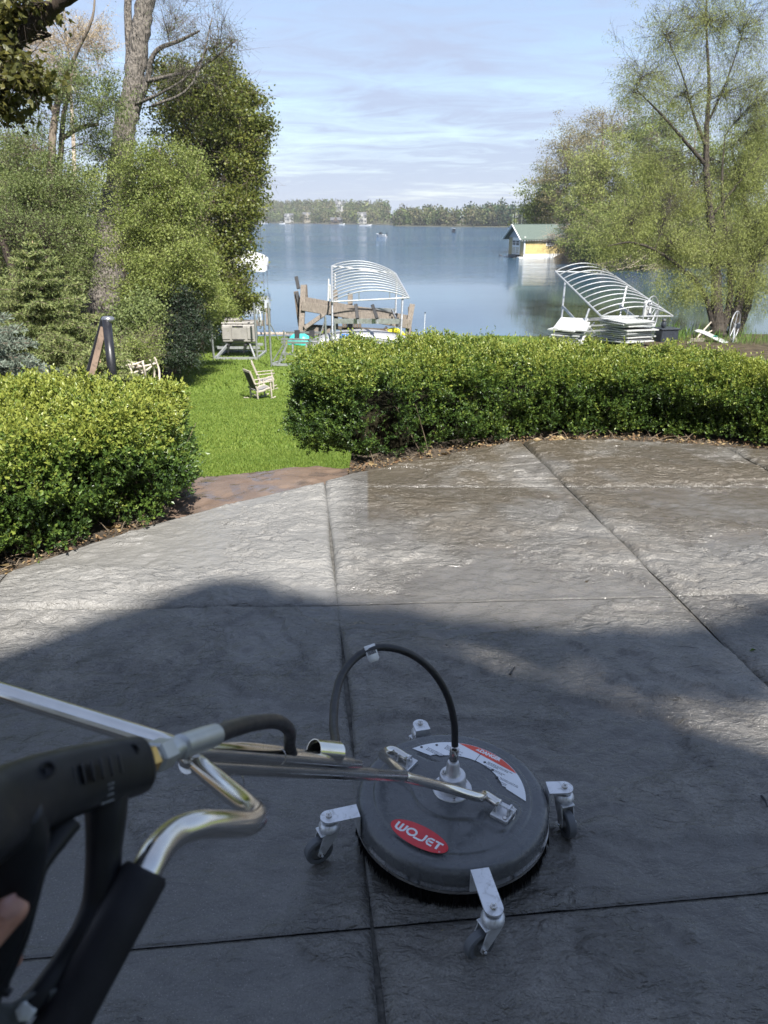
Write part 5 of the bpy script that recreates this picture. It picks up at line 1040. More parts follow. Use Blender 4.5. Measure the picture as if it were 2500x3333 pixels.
# bent driftwood frame (bleached branches)
df = thing('driftwood_frame', 'bleached bent branch frame behind the left hedge', 'branch frame', gp(470, 1300)); M_drift = pm('bleached_branch', (.46, .40, .33), .85, var=.15, scale=6)
dd_ = 15.5
for P_ in (((432, 1240), (428, 1210), (420, 1185)), ((466, 1250), (472, 1215), (462, 1178)), ((478, 1250), (470, 1200), (464, 1176)), ((505, 1240), (500, 1200), (488, 1172)), ((518, 1250), (518, 1205), (503, 1162)), ((415, 1172), (440, 1185), (470, 1196)), ((425, 1190), (450, 1182), (468, 1175)), ((430, 1200), (470, 1192), (512, 1182)), ((462, 1215), (490, 1195), (510, 1170)), ((390, 1178), (420, 1190), (462, 1206)), ((440, 1245), (438, 1215), (450, 1208)), ((448, 1245), (452, 1215), (470, 1205)), ((395, 1196), (425, 1186), (460, 1196))):
    MB().tube(spline([at(a, b_, dd_+rng.normal()*.15) for a, b_ in P_], 4), splr([.024, .022, .016], 4), 6).out('branch', M_drift, df, True)
# charcoal grill / red can in the shade
rc = thing('fuel_can', 'red fuel can lying on the dark log stack', 'can', at(508, 1069, 29)); MB().box(at(508, 1068, 29), (.28, .2, .2), Matrix.Rotation(.3, 3, 'Z'), .04).out('body', pm('red_plastic', (.45, .01, .02), .4, var=.05), rc); MB().tube([at(512, 1066, 29), at(516, 1061, 29)], .03, 6).out('spout', M_bd, rc)
gpz = thing('wooden_stake', 'pale grey wooden stake beside the dark log stack', 'stake', at(490, 1120, 24)); MB().bar(at(489, 1122, 24), at(482, 1064, 24), .07, .07, (0, 1, 0)).out('shaft', M_gwood, gpz); MB().bar(at(482, 1064, 24), at(481.5, 1062, 24), .08, .08, (0, 1, 0)).out('cap', M_gwood, gpz)
# black A shaped post behind the left hedge
ap = thing('angled_post', 'black steel post pair meeting in an inverted V behind the left hedge', 'post', gp(330, 1290))
dA = 8.2
MB().bar(at(282, 1265, dA+.2), at(346, 1034, dA), .10, .06, (0, -1, 0), .008).out('left_post', pm('black_paint', (.012, .012, .014), .35, var=.2), ap)
MB().bar(at(290, 1262, dA+.12), at(338, 1066, dA-.03), .065, .03, (0, -1, 0)).out('inset_board', pm('peeling_board', (.22, .155, .115), .85, var=.2, scale=5, dirt=(.06, .045, .035)), ap)
MB().tube([at(372, 1270, dA-.1), at(347, 1040, dA-.02)], .050, 14).out('right_post', pm('black_pipe', (.014, .014, .017), .4, var=.2), ap, True)
MB().lathe(at(351, 1036, dA-.01), [(.001, .025), (.055, .018), (.070, .0), (.070, -.04)], 14).out('top_cap', pm('steel_cap', (.35, .35, .36), .3, .8), ap, True)
# stacked dock panels under the right lift
def stack(label, c, n, dirx, tilt, wd, ln, seed):
    r_ = np.random.default_rng(seed); o = thing('panel_stack', label, 'panel stack', c, group='stacks of white dock panels')
    for k in range(n):
        a = dirx + r_.normal()*.10; R = Matrix.Rotation(a, 3, 'Z') @ Matrix.Rotation(tilt+r_.normal()*.03, 3, 'X')
        cc = c+Vector((r_.normal()*.10, r_.normal()*.1, .10+k*.105)); pn = MB().box(cc, (wd, ln, .05), R, .008).out('panel', M_aluw if k % 3 == 1 else M_wplast, o)
        m = MB()
        for s_ in range(5): m.box(cc+R@Vector(((s_-2)*wd/5, 0, .031)), (wd/5-.02, ln, .014), R)
        m.out('plank', M_wplast, pn)
    return o
stack('left stack of white dock panels under the canopy lift', at(1850, 1112, 40.2), 9, -.35, .06, 1.5, 2.4, 1)
stack('right taller stack of white dock panels under the canopy lift', at(2035, 1112, 40.2), 11, .35, -.05, 1.9, 2.2, 2)
jk = thing('folding_stand', 'folded aluminium dock stand between the panel stacks', 'stand', at(1915, 1080, 41.5))
for a, b_ in (((1880, 1062), (1975, 1058)), ((1885, 1080), (1978, 1074)), ((1890, 1096), (1960, 1092)), ((1908, 1052), (1940, 1090)), ((1935, 1050), (1890, 1095)), ((1915, 1078), (1935, 1096))): MB().bar(at(*a, 41.6), at(*b_, 41.5), .05, .07).out('bar', M_aluw, jk)
# black box with owl decoy
bb = gp(2165, 1112); bbo = thing('dark_storage_box', 'black storage box at the water edge', 'box', bb, .2)
MB().box((0, 0, .35), (1.05, .8, .7), bev=.03).out('body', M_bd, bbo, world=False); MB().box((0, 0, .735), (1.15, .9, .08), bev=.02).out('lid', M_bd, bbo, world=False)
ob = bb+Vector((-.22, 0, .78)); ow = thing('owl_decoy', 'dark owl decoy standing on the black storage box', 'owl decoy', ob)
MB().lathe(ob, [(.08, 0), (.13, .06), (.14, .18), (.11, .29), (.085, .33), (.115, .38), (.11, .46), (.06, .5)], 14).out('body', M_bd, ow, True)
for s_ in (-1, 1): MB().lathe(ob+Vector((s_*.07, 0, .47)), [(.035, 0), (.004, .09)], 6).out('ear_tuft', M_bd, ow); MB().lathe(ob+Vector((s_*.045, -.10, .42)), [(.03, 0), (.03, .01), (.001, .015)], 8, (0, -1, 0)).out('eye', M_gplast, ow)
# paddleboard, wheel post, timbers
pbz = thing('paddleboard', 'white paddleboard with a green mark propped on timbers', 'paddleboard', at(2330, 1112, 41.5))
P = [at(2260, 1078, 42.2), at(2272, 1077, 42.1), at(2300, 1086, 41.8), at(2340, 1106, 41.4), at(2400, 1132, 41)]; Ps = spline(P, 5); V = []; Fq = []; n = len(Ps)
for i, p in enumerate(Ps):
    w_ = .42*min(1, (i/(n-1)*4.5))**.6+.02
    for a, z in ((-1, .0), (-.8, .05), (0, .06), (.8, .05), (1, 0), (.8, -.05), (0, -.06), (-.8, -.05)): V.append(p+Vector((a*w_*.55, a*w_*.8, z)))
for i in range(n-1):
    for k in range(8): Fq.append([i*8+k, i*8+(k+1) % 8, (i+1)*8+(k+1) % 8, (i+1)*8+k])
Fq += [list(range(8)), [(n-1)*8+k for k in range(8)][::-1]]; meshobj('board', V, Fq, M_wplast, pbz, True)
c = Ps[int(n*.66)]; MB().lathe(c+Vector((0, 0, .064)), [(.001, .004), (.22, .003), (.24, 0)], 14).out('green_mark', pm('green_mark', (.03, .20, .14), .5), pbz)
wheel(at(2392, 1060, 41.2), (.75, -.65, 0), .78, M_aluw, 'spoked wheel on a lone post in front of the willow', 'lift_wheel', 'wheel', 5, 'boat lift hand wheels', .03)
wq = at(2386, 1120, 41.2); wpp = thing('wheel_post', 'lone steel post carrying the spoked wheel by the willow', 'post', wq); MB().tube([Vector((wq.x, wq.y, ground(wq.x, wq.y)-.1)), at(2391, 1060, 41.3)], .05, 8).out('pole', M_alu, wpp); MB().box(at(2402, 1060, 41.4), (.22, .2, .3), None, .04).out('gear_box', M_bd, wpp)
tb = thing('timber_stack', 'pale squared timbers under the paddleboard', 'timbers', at(2270, 1108, 41.6))
for a, b_, w_ in (((2246, 1106), (2292, 1106), .2), ((2246, 1112), (2290, 1112), .18), ((2380, 1108), (2396, 1106), .26), ((2385, 1120), (2440, 1136), .14)): MB().bar(at(*a, 41.8), at(*b_, 41.6), w_, w_*.8).out('timber', M_gwood, tb)
for k, (a, b_) in enumerate((((2268, 1100), (2322, 1040)), ((2300, 1085), (2320, 1075)))):
    s_ = thing('leaning_pole', ('long pale pole leaning on the willow', 'short pale pole by the paddleboard tip')[k], 'pole', at(*a, 43)); MB().tube([at(*a, 43), at(*b_, 44)], [.05, .035], 6).out('shaft', M_drift, s_)
# marker stake in the reeds
ms_ = thing('marker_stake', 'thin pale marker stake among reeds right of the timber frame', 'stake', gp(1380, 1096)); MB().tube([gp(1380, 1096), px(1384, 1020, gp(1380, 1096).y*cp+(1.6-gp(1380, 1096).z)*sp_)], .025, 6).out('shaft', M_aluw, ms_)
MB().lathe(px(1384, 1020, gp(1380, 1096).y*cp+(1.6-gp(1380, 1096).z)*sp_), [(.04, 0), (.04, .06), (.01, .08)], 8).out('tip', M_bd, ms_)
# spruces left
L_spr = leafmat('spruce_needle', ((.075, .105, .030), (.155, .190, .060), (.260, .270, .105)), .2, .55, 1.2); L_blu = leafmat('blue_spruce_needle', ((.085, .110, .080), (.155, .185, .140), (.245, .28, .225)), .2, .55, 1.2)
def spruce(label, basepx, toppx, d, levels, rad, mat, seed, lo=.12):
    r_ = np.random.default_rng(seed); b_ = px(*basepx, d); tp = px(*toppx, d); root = thing('spruce_tree', label, 'spruce', b_); H = (tp-b_).length
    MB().tube(spline([b_, b_.lerp(tp, .5)+Vector((.03, 0, 0)), tp], 6), splr([.055, .035, .008], 6), 7).out('trunk', pm('spruce_bark', (.30, .21, .13), .9, var=.2), root, True)
    m = MB(); LP = []; LD = []
    def needles(p, q, dens):
        n = max(3, int((q-p).length*dens)); f = r_.random(n)[:, None]; pp = np.array(p)*(1-f)+np.array(q)*f; dr = np.array((q-p).normalized()); LP.append(pp); LD.append(dr*.9+r_.normal(size=(n, 3))*.75+[0, 0, .15])
    for k in range(levels):
        f = k/(levels-1); z = lo+(1-lo)*f**.9; c = b_.lerp(tp, z); R_ = rad*(1-z)**.85+.05; nb = 7 if f < .8 else 5
        for j in range(nb):
            a = j*2*math.pi/nb + r_.random()*1.2; dr = Vector((math.cos(a), math.sin(a), 0)); R1 = R_*r_.uniform(.75, 1.15); rise = .25*f+.02
            P_ = spline([c, c+dr*R1*.5+Vector((0, 0, rise*R1*.5)), c+dr*R1+Vector((0, 0, rise*R1-.10*R1*(1-f)))], 4); m.tube(P_, splr([.012, .008, .003], 4), 4, cap=False)
            for i in range(len(P_)-1):
                needles(P_[i], P_[i+1], 130)
                for s_ in (-1, 1):
                    if i > 0:
                        l = R1*.38*(1-i/len(P_)*.6); e = P_[i]+(dr*.6+Vector((-dr.y, dr.x, 0))*s_*.8).normalized()*l+Vector((0, 0, -.30*l)); m.tube([P_[i], P_[i].lerp(e, .5)+Vector((0, 0, .04*l)), e], [.005, .004, .002], 3, cap=False); needles(P_[i], e, 170)
                        if l > .25:
                            for g in (.4, .75): pp = P_[i].lerp(e, g); e2 = pp+Vector((r_.normal()*.3, r_.normal()*.3, -.75)).normalized()*l*.45; needles(pp, e2, 170)
    needles(b_.lerp(tp, .93), tp, 200)
    m.out('branches', B_grey, root, kind='stuff'); V, Fq = leafmesh(np.concatenate(LP), np.concatenate(LD), .070, .22, .1, r_); meshobj('needles', V, Fq, mat, root, kind='stuff'); return root
spruce('young yellow green spruce with a bare leader behind the left hedge', (165, 1290), (103, 770), 12.5, 15, 1.65, L_spr, 51)
spruce('blue grey spruce boughs at the left edge above the hedge', (-60, 1300), (-110, 950), 10.5, 9, 1.25, L_blu, 52)
spruce('low yellow green spruce boughs beside the black post', (330, 1340), (320, 1130), 11.5, 7, 1.1, L_spr, 53)
# ------------------------------------------------------------------ rotary surface cleaner
t = NT('deck_plastic'); n1 = t.noise(26, 5, .6, .8); wetm = t.ramp(n1, [(.45, 0), (.52, 1)])
drops = t.ramp(t.noise(60, 5, .6, .5), [(.50, 0), (.60, 1)])
M_deck = t.fin(color=t.ramp(t.noise(9, 5), [(.3, (.072, .076, .080)), (.7, (.098, .102, .107))]), rough=t.math('SUBTRACT', .36, t.math('MULTIPLY', wetm, .18)), spec=.5,
               normal=t.bump(t.math('ADD', wetm, t.math('MULTIPLY', drops, .6)), .35, .0012), coat=.25, coatr=.12)
M_zinc = pm('zinc_plate', (.70, .71, .73), .38, .55, .06, 14, dirt=(.40, .40, .40)); M_steel = pm('stainless_steel', (.62, .60, .57), .20, 1.0, .06, 10)
M_chrome = pm('polished_steel_tube', (.66, .64, .60), .16, 1.0, .05, 12, bump=.08, bscale=60, bdist=.001); M_cast = pm('cast_aluminium', (.60, .60, .61), .40, .7, .05, 30, bump=.15, bscale=300, bdist=.0006)
M_rub = pm('hose_rubber', (.014, .014, .016), .48, var=.25, scale=40, bump=.2, bscale=160, bdist=.001); M_tyre = pm('grey_tyre', (.11, .117, .128), .5, var=.1); M_brush = pm('black_bristle', (.004, .004, .005), .75, var=.3, spec=.2)
M_red = pm('sticker_red', (.60, .030, .040), .35, var=.08, scale=12); M_stw = pm('sticker_white', (.74, .75, .77), .38, var=.04); M_ink = pm('sticker_ink', (.035, .035, .04), .5); M_rd2 = pm('danger_red', (.68, .075, .040), .38, var=.04)
DX, DY = .187, 1.599
SC = thing('surface_cleaner', 'grey round pressure washer surface cleaner on four casters with bent steel handle', 'surface cleaner', (DX, DY, 0))
EV = np.array((.803, -.596)); LV = np.array((-.596, -.803))
def topz(x, y):
    r = np.hypot(x, y); a = np.abs(x*EV[0]+y*EV[1]); b = np.abs(x*LV[0]+y*LV[1])
    q0 = np.maximum(a-.160, 0); q1 = np.maximum(b-.030, 0); s2 = np.hypot(q0, q1)-.030; s1 = r-.108; k = .03
    h = np.clip(.5+.5*(s2-s1)/k, 0, 1); d = s2*(1-h)+s1*h-k*h*(1-h)
    z = .136 + .0085*np.clip(.5-d/.006, 0, 1) - .006*np.clip((r-.212)/.006, 0, 1)
    return z
nA = 180; rs = np.concatenate([np.linspace(.0005, .238, 110)]); A_ = np.linspace(0, 2*np.pi, nA, endpoint=False)
prof = [(r, None) for r in rs] + [(.238+.025*math.sin(a), .130-.025*(1-math.cos(a))) for a in np.linspace(.2, math.pi/2, 8)] + [(.2645, .09), (.2655, .0665), (.262, .0655)]
V = []
for r, z in prof:
    X = r*np.cos(A_); Y = r*np.sin(A_); V.append(np.stack([X, Y, topz(X, Y) if z is None else np.full(nA, z)], 1))
V = np.concatenate(V); m_ = len(prof); I = np.arange(nA); Fq = np.concatenate([np.stack([i*nA+I, i*nA+(I+1) % nA, (i+1)*nA+(I+1) % nA, (i+1)*nA+I], 1)[:, ::-1] for i in range(m_-1)])
meshobj('deck', V, Fq[:, ::-1], M_deck, SC, True, world=False)
O = Vector((DX, DY, 0))
MB().lathe(O+Vector((0, 0, .058)), [(.262, 0), (.2672, 0), (.2672, .0085), (.262, .0085)], 120, cap=False).out('rim_strip', M_steel, SC, True, split=.6)
MB().lathe(O+Vector((0, 0, .005)), [(.20, .055), (.252, .055), (.250, .0), (.20, .0)], 120, cap=False).out('skirt', M_brush, SC, True)
k = 5200; a = rng.random(k)*6.283; r = .246+rng.random(k)*.014; P = np.stack([DX+r*np.cos(a), DY+r*np.sin(a), np.full(k, .064)], 1); D = np.stack([np.cos(a)*.10+rng.normal(size=k)*.06, np.sin(a)*.10+rng.normal(size=k)*.06, -np.ones(k)], 1)
V, Fq = leafmesh(P, D, .052, .07, .1); meshobj('bristles', V, Fq, M_brush, SC, kind='stuff')
for a in (-.55, -1.02, -1.98, -2.08, 2.6, 1.2): MB().lathe(O+Vector((.2665*math.cos(a), .2665*math.sin(a), .073)), [(.0055, 0), (.0055, .003), (.002, .004)], 8, (math.cos(a), math.sin(a), 0)).out('screw', M_tyre, SC)
def hexnut(c, r, h, axis=(0, 0, 1), par=None, mat=None, name='nut'):
    return MB().lathe(c, [(r*.92, 0), (r, .08*h), (r, .9*h), (r*.8, h)], 6, axis).out(name, mat or M_steel, par)
# casters on arms
def caster(bx, by, trail, lab=None):
    b = Vector((bx, by, 0)); u = Vector((b.x-DX, b.y-DY, 0)); R_ = u.length; u.normalize(); v = Vector((-u.y, u.x, 0)); zt = .137; P = []
    i0 = O+u*.2655
    P = [i0-v*.023, i0+v*.023]
    for a in np.linspace(math.pi/2, -math.pi/2, 11): P.append(b+u*(.023*math.cos(a))+v*(.023*math.sin(a)))
    Q = [p+Vector((0, 0, zt-.005)) for p in P]
    if (Q[1]-Q[0]).cross(Q[2]-Q[0]).z < 0: Q.reverse()
    arm = MB().prism(Q, (0, 0, .005)).out('caster_arm', M_zinc, SC)
    MB().box(i0+u*.0025+Vector((0, 0, .1025)), (.005, .046, .064), Matrix((u, v, Vector((0, 0, 1)))).transposed()).out('flange', M_zinc, arm)
    MB().lathe(b+Vector((0, 0, zt)), [(.0085, 0), (.0085, .0012), (.0, .0012)], 14).out('washer', M_steel, arm); hexnut(b+Vector((0, 0, zt+.001)), .0078, .007, par=arm)
    MB().lathe(b+Vector((0, 0, zt+.008)), [(.004, 0), (.004, .005), (.0032, .006)], 10).out('stud', M_zinc, arm)
    cs = bpy.data.objects.new('caster', None); link(cs, SC); cs.location = b-O
    bl = Vector((0, 0, 0)); tr_ = Vector(trail).normalized(); sd = Vector((-tr_.y, tr_.x, 0)); R0 = Matrix((tr_, sd, Vector((0, 0, 1)))).transposed()
    MB().lathe(b+Vector((0, 0, .098)), [(.0265, 0), (.028, .004), (.0275, .012), (.022, .021), (.017, .023), (.013, .019), (.008, .019), (.008, .036)], 22).out('swivel', M_zinc, cs, True)
    ax = b+tr_*.033+Vector((0, 0, .039))
    MB().box(b+tr_*.006+Vector((0, 0, .0955)), (.052, .038, .004), R0, .001).out('fork_plate', M_zinc, cs)
    for s_ in (-1, 1):
        Pq = [b+tr_*.024+Vector((0, 0, .096)), b-tr_*.020+Vector((0, 0, .096)), b-tr_*.010+Vector((0, 0, .075)), ax-tr_*.010-Vector((0, 0, .006)), ax+tr_*.004-Vector((0, 0, .010)), ax+tr_*.010]
        MB().prism([p+sd*(s_*.0175-.0012) for p in Pq], sd*.0024).out('fork_cheek', M_zinc, cs)
        hexnut(ax+sd*s_*.0187, .0062, .005, sd*s_, cs, name='axle_nut')
        MB().lathe(ax+sd*s_*.024, [(.0035, 0), (.0035, .003), (.001, .004)], 8, sd*s_).out('axle_end', M_zinc, cs)
    MB().lathe(ax-sd*.0125, [(.024, .002), (.033, 0), (.038, .003), (.039, .0125), (.038, .022), (.033, .025), (.024, .023)], 32, sd, cap=False).out('tyre', M_tyre, cs, True, split=.7)
    MB().lathe(ax-sd*.011, [(.004, -.004), (.010, -.003), (.012, .003), (.0245, .004), (.0245, .018), (.012, .019), (.010, .025), (.004, .026)], 24, sd).out('rim', pm('wheel_grey', (.13, .135, .14), .5, var=.08) if 'wheel_grey' not in bpy.data.materials else bpy.data.materials['wheel_grey'], cs, True, split=.6)
caster(.50, 1.612, (.25, -1, 0)); caster(-.145, 1.504, (-.88, -.48, 0)); caster(.25, 1.229, (-.88, -.46, 0)); caster(.113, 1.886, (-.7, -.6, 0))
# hub
MB().lathe(O+Vector((0, 0, .1432)), [(.054, 0), (.0545, .002), (.053, .0045), (.040, .005)], 40).out('hub_flange', M_cast, SC, True, split=.6)
hb = MB().lathe(O+Vector((0, 0, .148)), [(.0385, 0), (.0385, .006), (.0365, .010), (.0358, .042), (.034, .046), (.022, .049), (.0185, .056), (.0175, .080), (.0145, .088), (.010, .090)], 40).out('hub', M_cast, SC, True, split=.7)
for a in (.55, 2.6, 4.75): hexnut(O+Vector((.0465*math.cos(a), .0465*math.sin(a), .148)), .0052, .003, par=SC, name='bolt'); MB().lathe(O+Vector((.0465*math.cos(a), .0465*math.sin(a), .151)), [(.0028, 0), (.0024, .0006)], 6).out('bolt_socket', M_blk, SC)
gn = O+Vector((-.026, -.002, .194)); hexnut(gn, .005, .007, par=SC, name='grease_nipple'); MB().lathe(gn+Vector((0, 0, .007)), [(.003, 0), (.0022, .003), (.0034, .006), (.002, .009)], 10).out('nipple_tip', M_zinc, SC)
fb = O+Vector((0, 0, .235)); fa = (px(1481, 2425, 1.965)-fb).normalized()
MB().lathe(fb, [(.0095, 0), (.0105, .002), (.0125, .012), (.0122, .016), (.0128, .02), (.0122, .024), (.0128, .028), (.0122, .032), (.0126, .046), (.0115, .048)], 20, fa).out('hose_ferrule', M_steel, SC, True, split=.8)
# pivot brackets
for s_ in (1, -1):
    c = O + Vector((EV[0]*.157*s_, EV[1]*.157*s_, .1425)); e3 = Vector((EV[0]*s_, EV[1]*s_, 0)); l3 = Vector((LV[0], LV[1], 0)); R0 = Matrix((e3, l3, Vector((0, 0, 1)))).transposed()
    bk = MB().box(c+Vector((0, 0, .006)), (.050, .058, .012), R0, .002).out('pivot_bracket', M_cast, SC)
    for q in (-1, 1):
        MB().prism([c+e3*.006*q*2.6+l3*.014+Vector((0, 0, .012)), c+e3*.006*q*2.6-l3*.014+Vector((0, 0, .012)), c+e3*.006*q*2.6-l3*.010+Vector((0, 0, .036)), c+e3*.006*q*2.6+l3*.010+Vector((0, 0, .036))], e3*.005).out('ear', M_cast, bk)
    for q in (-1, 1): hexnut(c+l3*.022*q+e3*.015+Vector((0, 0, .012)), .0055, .004, par=bk, name='bolt')
    MB().tube([c-e3*.022+Vector((0, 0, .028)), c+e3*.030+Vector((0, 0, .028))], .004, 8).out('pin', M_zinc, bk)
    rg = [c+e3*.030+Vector((0, 0, .016))+(l3*math.cos(a)+Vector((0, 0, 1))*math.sin(a))*.0135 for a in np.linspace(0, 6.283, 24)]; MB().tube(rg, .0011, 5, cap=False).out('split_ring', M_steel, bk, True)
# stickers
def flat_text(s_, origin, tdir, udir, size, mat, par, name='lettering', bold=0.0, sx=1.0, lsp=1.0):
    cu = bpy.data.curves.new('t', 'FONT'); cu.body = s_; cu.size = size; cu.extrude = .00012; cu.offset = bold; cu.space_line = lsp; cu.resolution_u = 3
    ob = bpy.data.objects.new('t', cu); COL.objects.link(ob); dg = bpy.context.evaluated_depsgraph_get(); me = bpy.data.meshes.new_from_object(ob.evaluated_get(dg)); bpy.data.objects.remove(ob)
    T_ = Vector(tdir).normalized(); U = Vector(udir).normalized(); W_ = T_.cross(U); M = Matrix((T_*sx, U, W_)).transposed().to_4x4(); M.translation = origin
    me.transform(M); V = [v.co.copy() for v in me.vertices]; Fq = [list(p.vertices) for p in me.polygons]; bpy.data.meshes.remove(me)
    return meshobj(name, V, Fq, mat, par)
def ribbon(m, P, w_, z, n2=None):
    P = [Vector(p) for p in P]; V = []; n = len(P)
    for i in range(n):
        T_ = (P[min(i+1, n-1)]-P[max(i-1, 0)]).normalized(); N_ = Vector((-T_.y, T_.x, 0)); V += [P[i]+N_*w_/2+z, P[i]-N_*w_/2+z]
    m.add(V, [[2*i, 2*i+1, 2*i+3, 2*i+2] for i in range(n-1)])
OC = Vector((DX-.098, DY-.161, .1376)); TO = Vector((.82, -.572, 0)); UO = Vector((.572, .82, 0)); n = 56
def zt_(p): return float(topz(np.array(p.x-DX), np.array(p.y-DY)))
ov = []
ov = [OC+TO*(.084*math.cos(a))+UO*(.034*math.sin(a)) for a in np.linspace(0, 6.2832, n, endpoint=False)]
lg = MB().prism(ov, (0, 0, .0004)).out('logo_sticker', M_red, SC)
m = MB(); zz = Vector((0, 0, .0007)); LC = lambda x, y: OC+TO*x+UO*y
def st(P, w_=.0062): ribbon(m, [LC(*p) for p in P], w_, zz)
hh = .0115
st([(-.0665, hh), (-.0665, -.002), (-.065, -.0085), (-.060, -hh), (-.053, -hh)]); st([(-.053, -hh), (-.0475, -hh), (-.0425, -.0085), (-.041, -.002), (-.041, hh)]); st([(-.0537, hh), (-.0537, -hh+.002)])
st([(-.0215+.0125*math.cos(a), .0105*math.sin(a)) for a in np.linspace(0, 6.2832, 25)], .0060)
st([(.017, hh+.001), (.017, -.003), (.015, -.009), (.009, -hh), (-.010, -hh)], .0058)
st([(.042, hh-.002), (.031, hh-.002), (.0265, .006), (.0255, 0), (.0265, -.006), (.031, -hh+.001), (.043, -hh+.001)], .0054); st([(.0265, 0), (.042, 0)], .0054)
st([(.045, hh-.002), (.067, hh-.002)], .0054); st([(.056, hh-.004), (.056, -hh-.001)], .0062)
st([(.069+.0022*math.cos(a), -.0145+.0022*math.sin(a)) for a in np.linspace(0, 6.2832, 12)], .0007); st([(.069, -.0155), (.069, -.0135)], .0006)
m.out('lettering', M_stw, lg)
def arcpt(r, a, z): return Vector((DX+r*math.cos(math.radians(a)), DY+r*math.sin(math.radians(a)), z))
zs = .1374
Po = [arcpt(.2, a, zs) for a in np.linspace(121, -12, 44)]; Pi = [arcpt(.128, a, zs) for a in np.linspace(0, 100, 26)]
ds = MB(); na = 44; Pi2 = [arcpt(.142 if 5 < a < 102 else .150, a, zs) for a in np.linspace(110, 2, na)]
V = []
for o_, i_ in zip(Po, Pi2): V += [o_+Vector((0, 0, .0004)), i_+Vector((0, 0, .0004)), o_, i_]
ds.add(V, [[4*k+1, 4*k, 4*k+4, 4*k+5] for k in range(na-1)] + [[4*k, 4*k+2, 4*k+6, 4*k+4] for k in range(na-1)] + [[4*k+3, 4*k+1, 4*k+5, 4*k+7] for k in range(na-1)])
dso = ds.out('danger_sticker', M_stw, SC)
ra = [arcpt(.1985, a, zs+.0006) for a in np.linspace(79, 19, 30)]
MB().prism(ra[::-1], (0, 0, .0003)).out('red_field', M_rd2, dso)
TD = Vector((.79, -.613, 0)); UD = Vector((.613, .79, 0)); zz = Vector((0, 0, .0011))
dc = arcpt(.180, 55.5, zs)
flat_text('DANGER', dc-TD*.012+UD*.0015+zz, TD, UD, .0185, M_stw, dso, bold=.0009, sx=.90)
c_ = dc-TD*.024+UD*.0015+zz
MB().prism([c_, c_+TD*.012, c_+TD*.006+UD*.0112], (0, 0, .0003)).out('warning_triangle', M_stw, dso)
MB().prism([c_+TD*.0052+UD*.003+Vector((0, 0, .0004)), c_+TD*.0068+UD*.003+Vector((0, 0, .0004)), c_+TD*.0064+UD*.0078+Vector((0, 0, .0004)), c_+TD*.0056+UD*.0078+Vector((0, 0, .0004))], (0, 0, .0002)).out('exclamation', M_rd2, dso)
sz = .0052; z9 = Vector((0, 0, .0006))
lines = [("Read the operator's manual", 110, .192), ]
L_ = arcpt(.186, 108.5, zs)+z9
flat_text("Read the operator's manual\nmust read and understand\nbefore using this product", L_+TD*.002, TD, UD, sz, M_ink, dso, lsp=.95)
flat_text("kickback. To reduce the risk of injury from\nkickback, hold the trigger handle\nsecurely with both hands when\nthe machine is on.", arcpt(.180, 117, zs)+z9-UD*.004, TD, UD, sz, M_ink, dso, lsp=.95)
flat_text("Everyone in the area must\nwear safety goggles or\nprotection when operating\nthis product", arcpt(.184, 90, zs)+z9, TD, UD, sz, M_ink, dso, lsp=.95)
B0 = arcpt(.160, 45, zs)+z9
flat_text("Only use cleaning deck on flat, horizontal surface.\nNever tilt cleaning deck from the cleaning\nsurface while operating.\n\nKeep hands and feet away from the deck\nwhile the pressure washer is running.", B0, TD, UD, sz*.9, M_ink, dso, lsp=.98, sx=.85)
flat_text("Risk of injection or severe injury. Do\nnot direct spray at persons or animals.\n\nAfter-sales service:\nFor more inquiries:", arcpt(.147, 19, zs)+z9, TD, UD, sz*.9, M_ink, dso, lsp=.98, sx=.80)
m = MB()
for (r_, a_) in ((.193, 113), (.189, 99), (.153, 47), (.146, 33), (.140, 21)):
    c = arcpt(r_, a_, zs)+z9; m.prism([c+TD*.0042*math.cos(q)+UD*.0042*math.sin(q) for q in np.linspace(0, 6.283, 14, endpoint=False)], (0, 0, .0002))
m.out('pictograms', M_ink, dso)
MB().prism([arcpt(.140, 57, zs)+z9, arcpt(.187, 57, zs)+z9, arcpt(.187, 56.6, zs)+z9, arcpt(.140, 56.4, zs)+z9][::-1], (0, 0, .0003)).out('divider', M_ink, dso)
# ---- handle: fork, lance, T bars
HB = SC
J = px(1322, 2527, 1.765); Tj = px(640, 2484, .955); ld = (J-Tj).normalized()
J2 = J + (J-Tj).normalized()*.0
lsl = px(1226, 2535, 1.62)
MB().tube([Tj-ld*.02, Tj+(J-Tj)*.72], .0140, 18).out('lance', M_chrome, HB, True, split=.7)
MB().tube([Tj+(J-Tj)*.68, J+ld*.01], .0128, 18).out('lance_inner', M_chrome, HB, True, split=.7)
brR = O + Vector((EV[0]*.157, EV[1]*.157, .170)); brL = O + Vector((-EV[0]*.157, -EV[1]*.157, .170)); e3 = Vector((EV[0], EV[1], 0))
MB().tube(spline([J-ld*.02, J+ld*.01+e3*.012, pg(1450, 2563, .255), pg(1555, 2594, .195), brR-e3*.055+Vector((0, 0, .006)), brR-e3*.012], 7), .0125, 16).out('fork_arm', M_chrome, HB, True)
MB().tube(spline([J-ld*.02, J+ld*.015-e3*.010, px(1268, 2478, 1.93), pg(1246, 2455, .195), brL-e3*.045+Vector((0, 0, .004)), brL+e3*.010], 7), .0125, 16).out('fork_arm', M_chrome, HB, True)
for f in (.735, .80):
    c = Tj+(J-Tj)*f; sdv = ld.cross(Vector((0, 0, 1))).normalized(); nv = -(Vector((0, 0, CAMZ))-c).normalized(); MB().lathe(c-nv*.013, [(.005, 0), (.004, .004)], 8, -nv).out('rivet', M_steel, HB)
upv = (sdv.cross(ld)).normalized(); upv = upv if upv.z > 0 else -upv
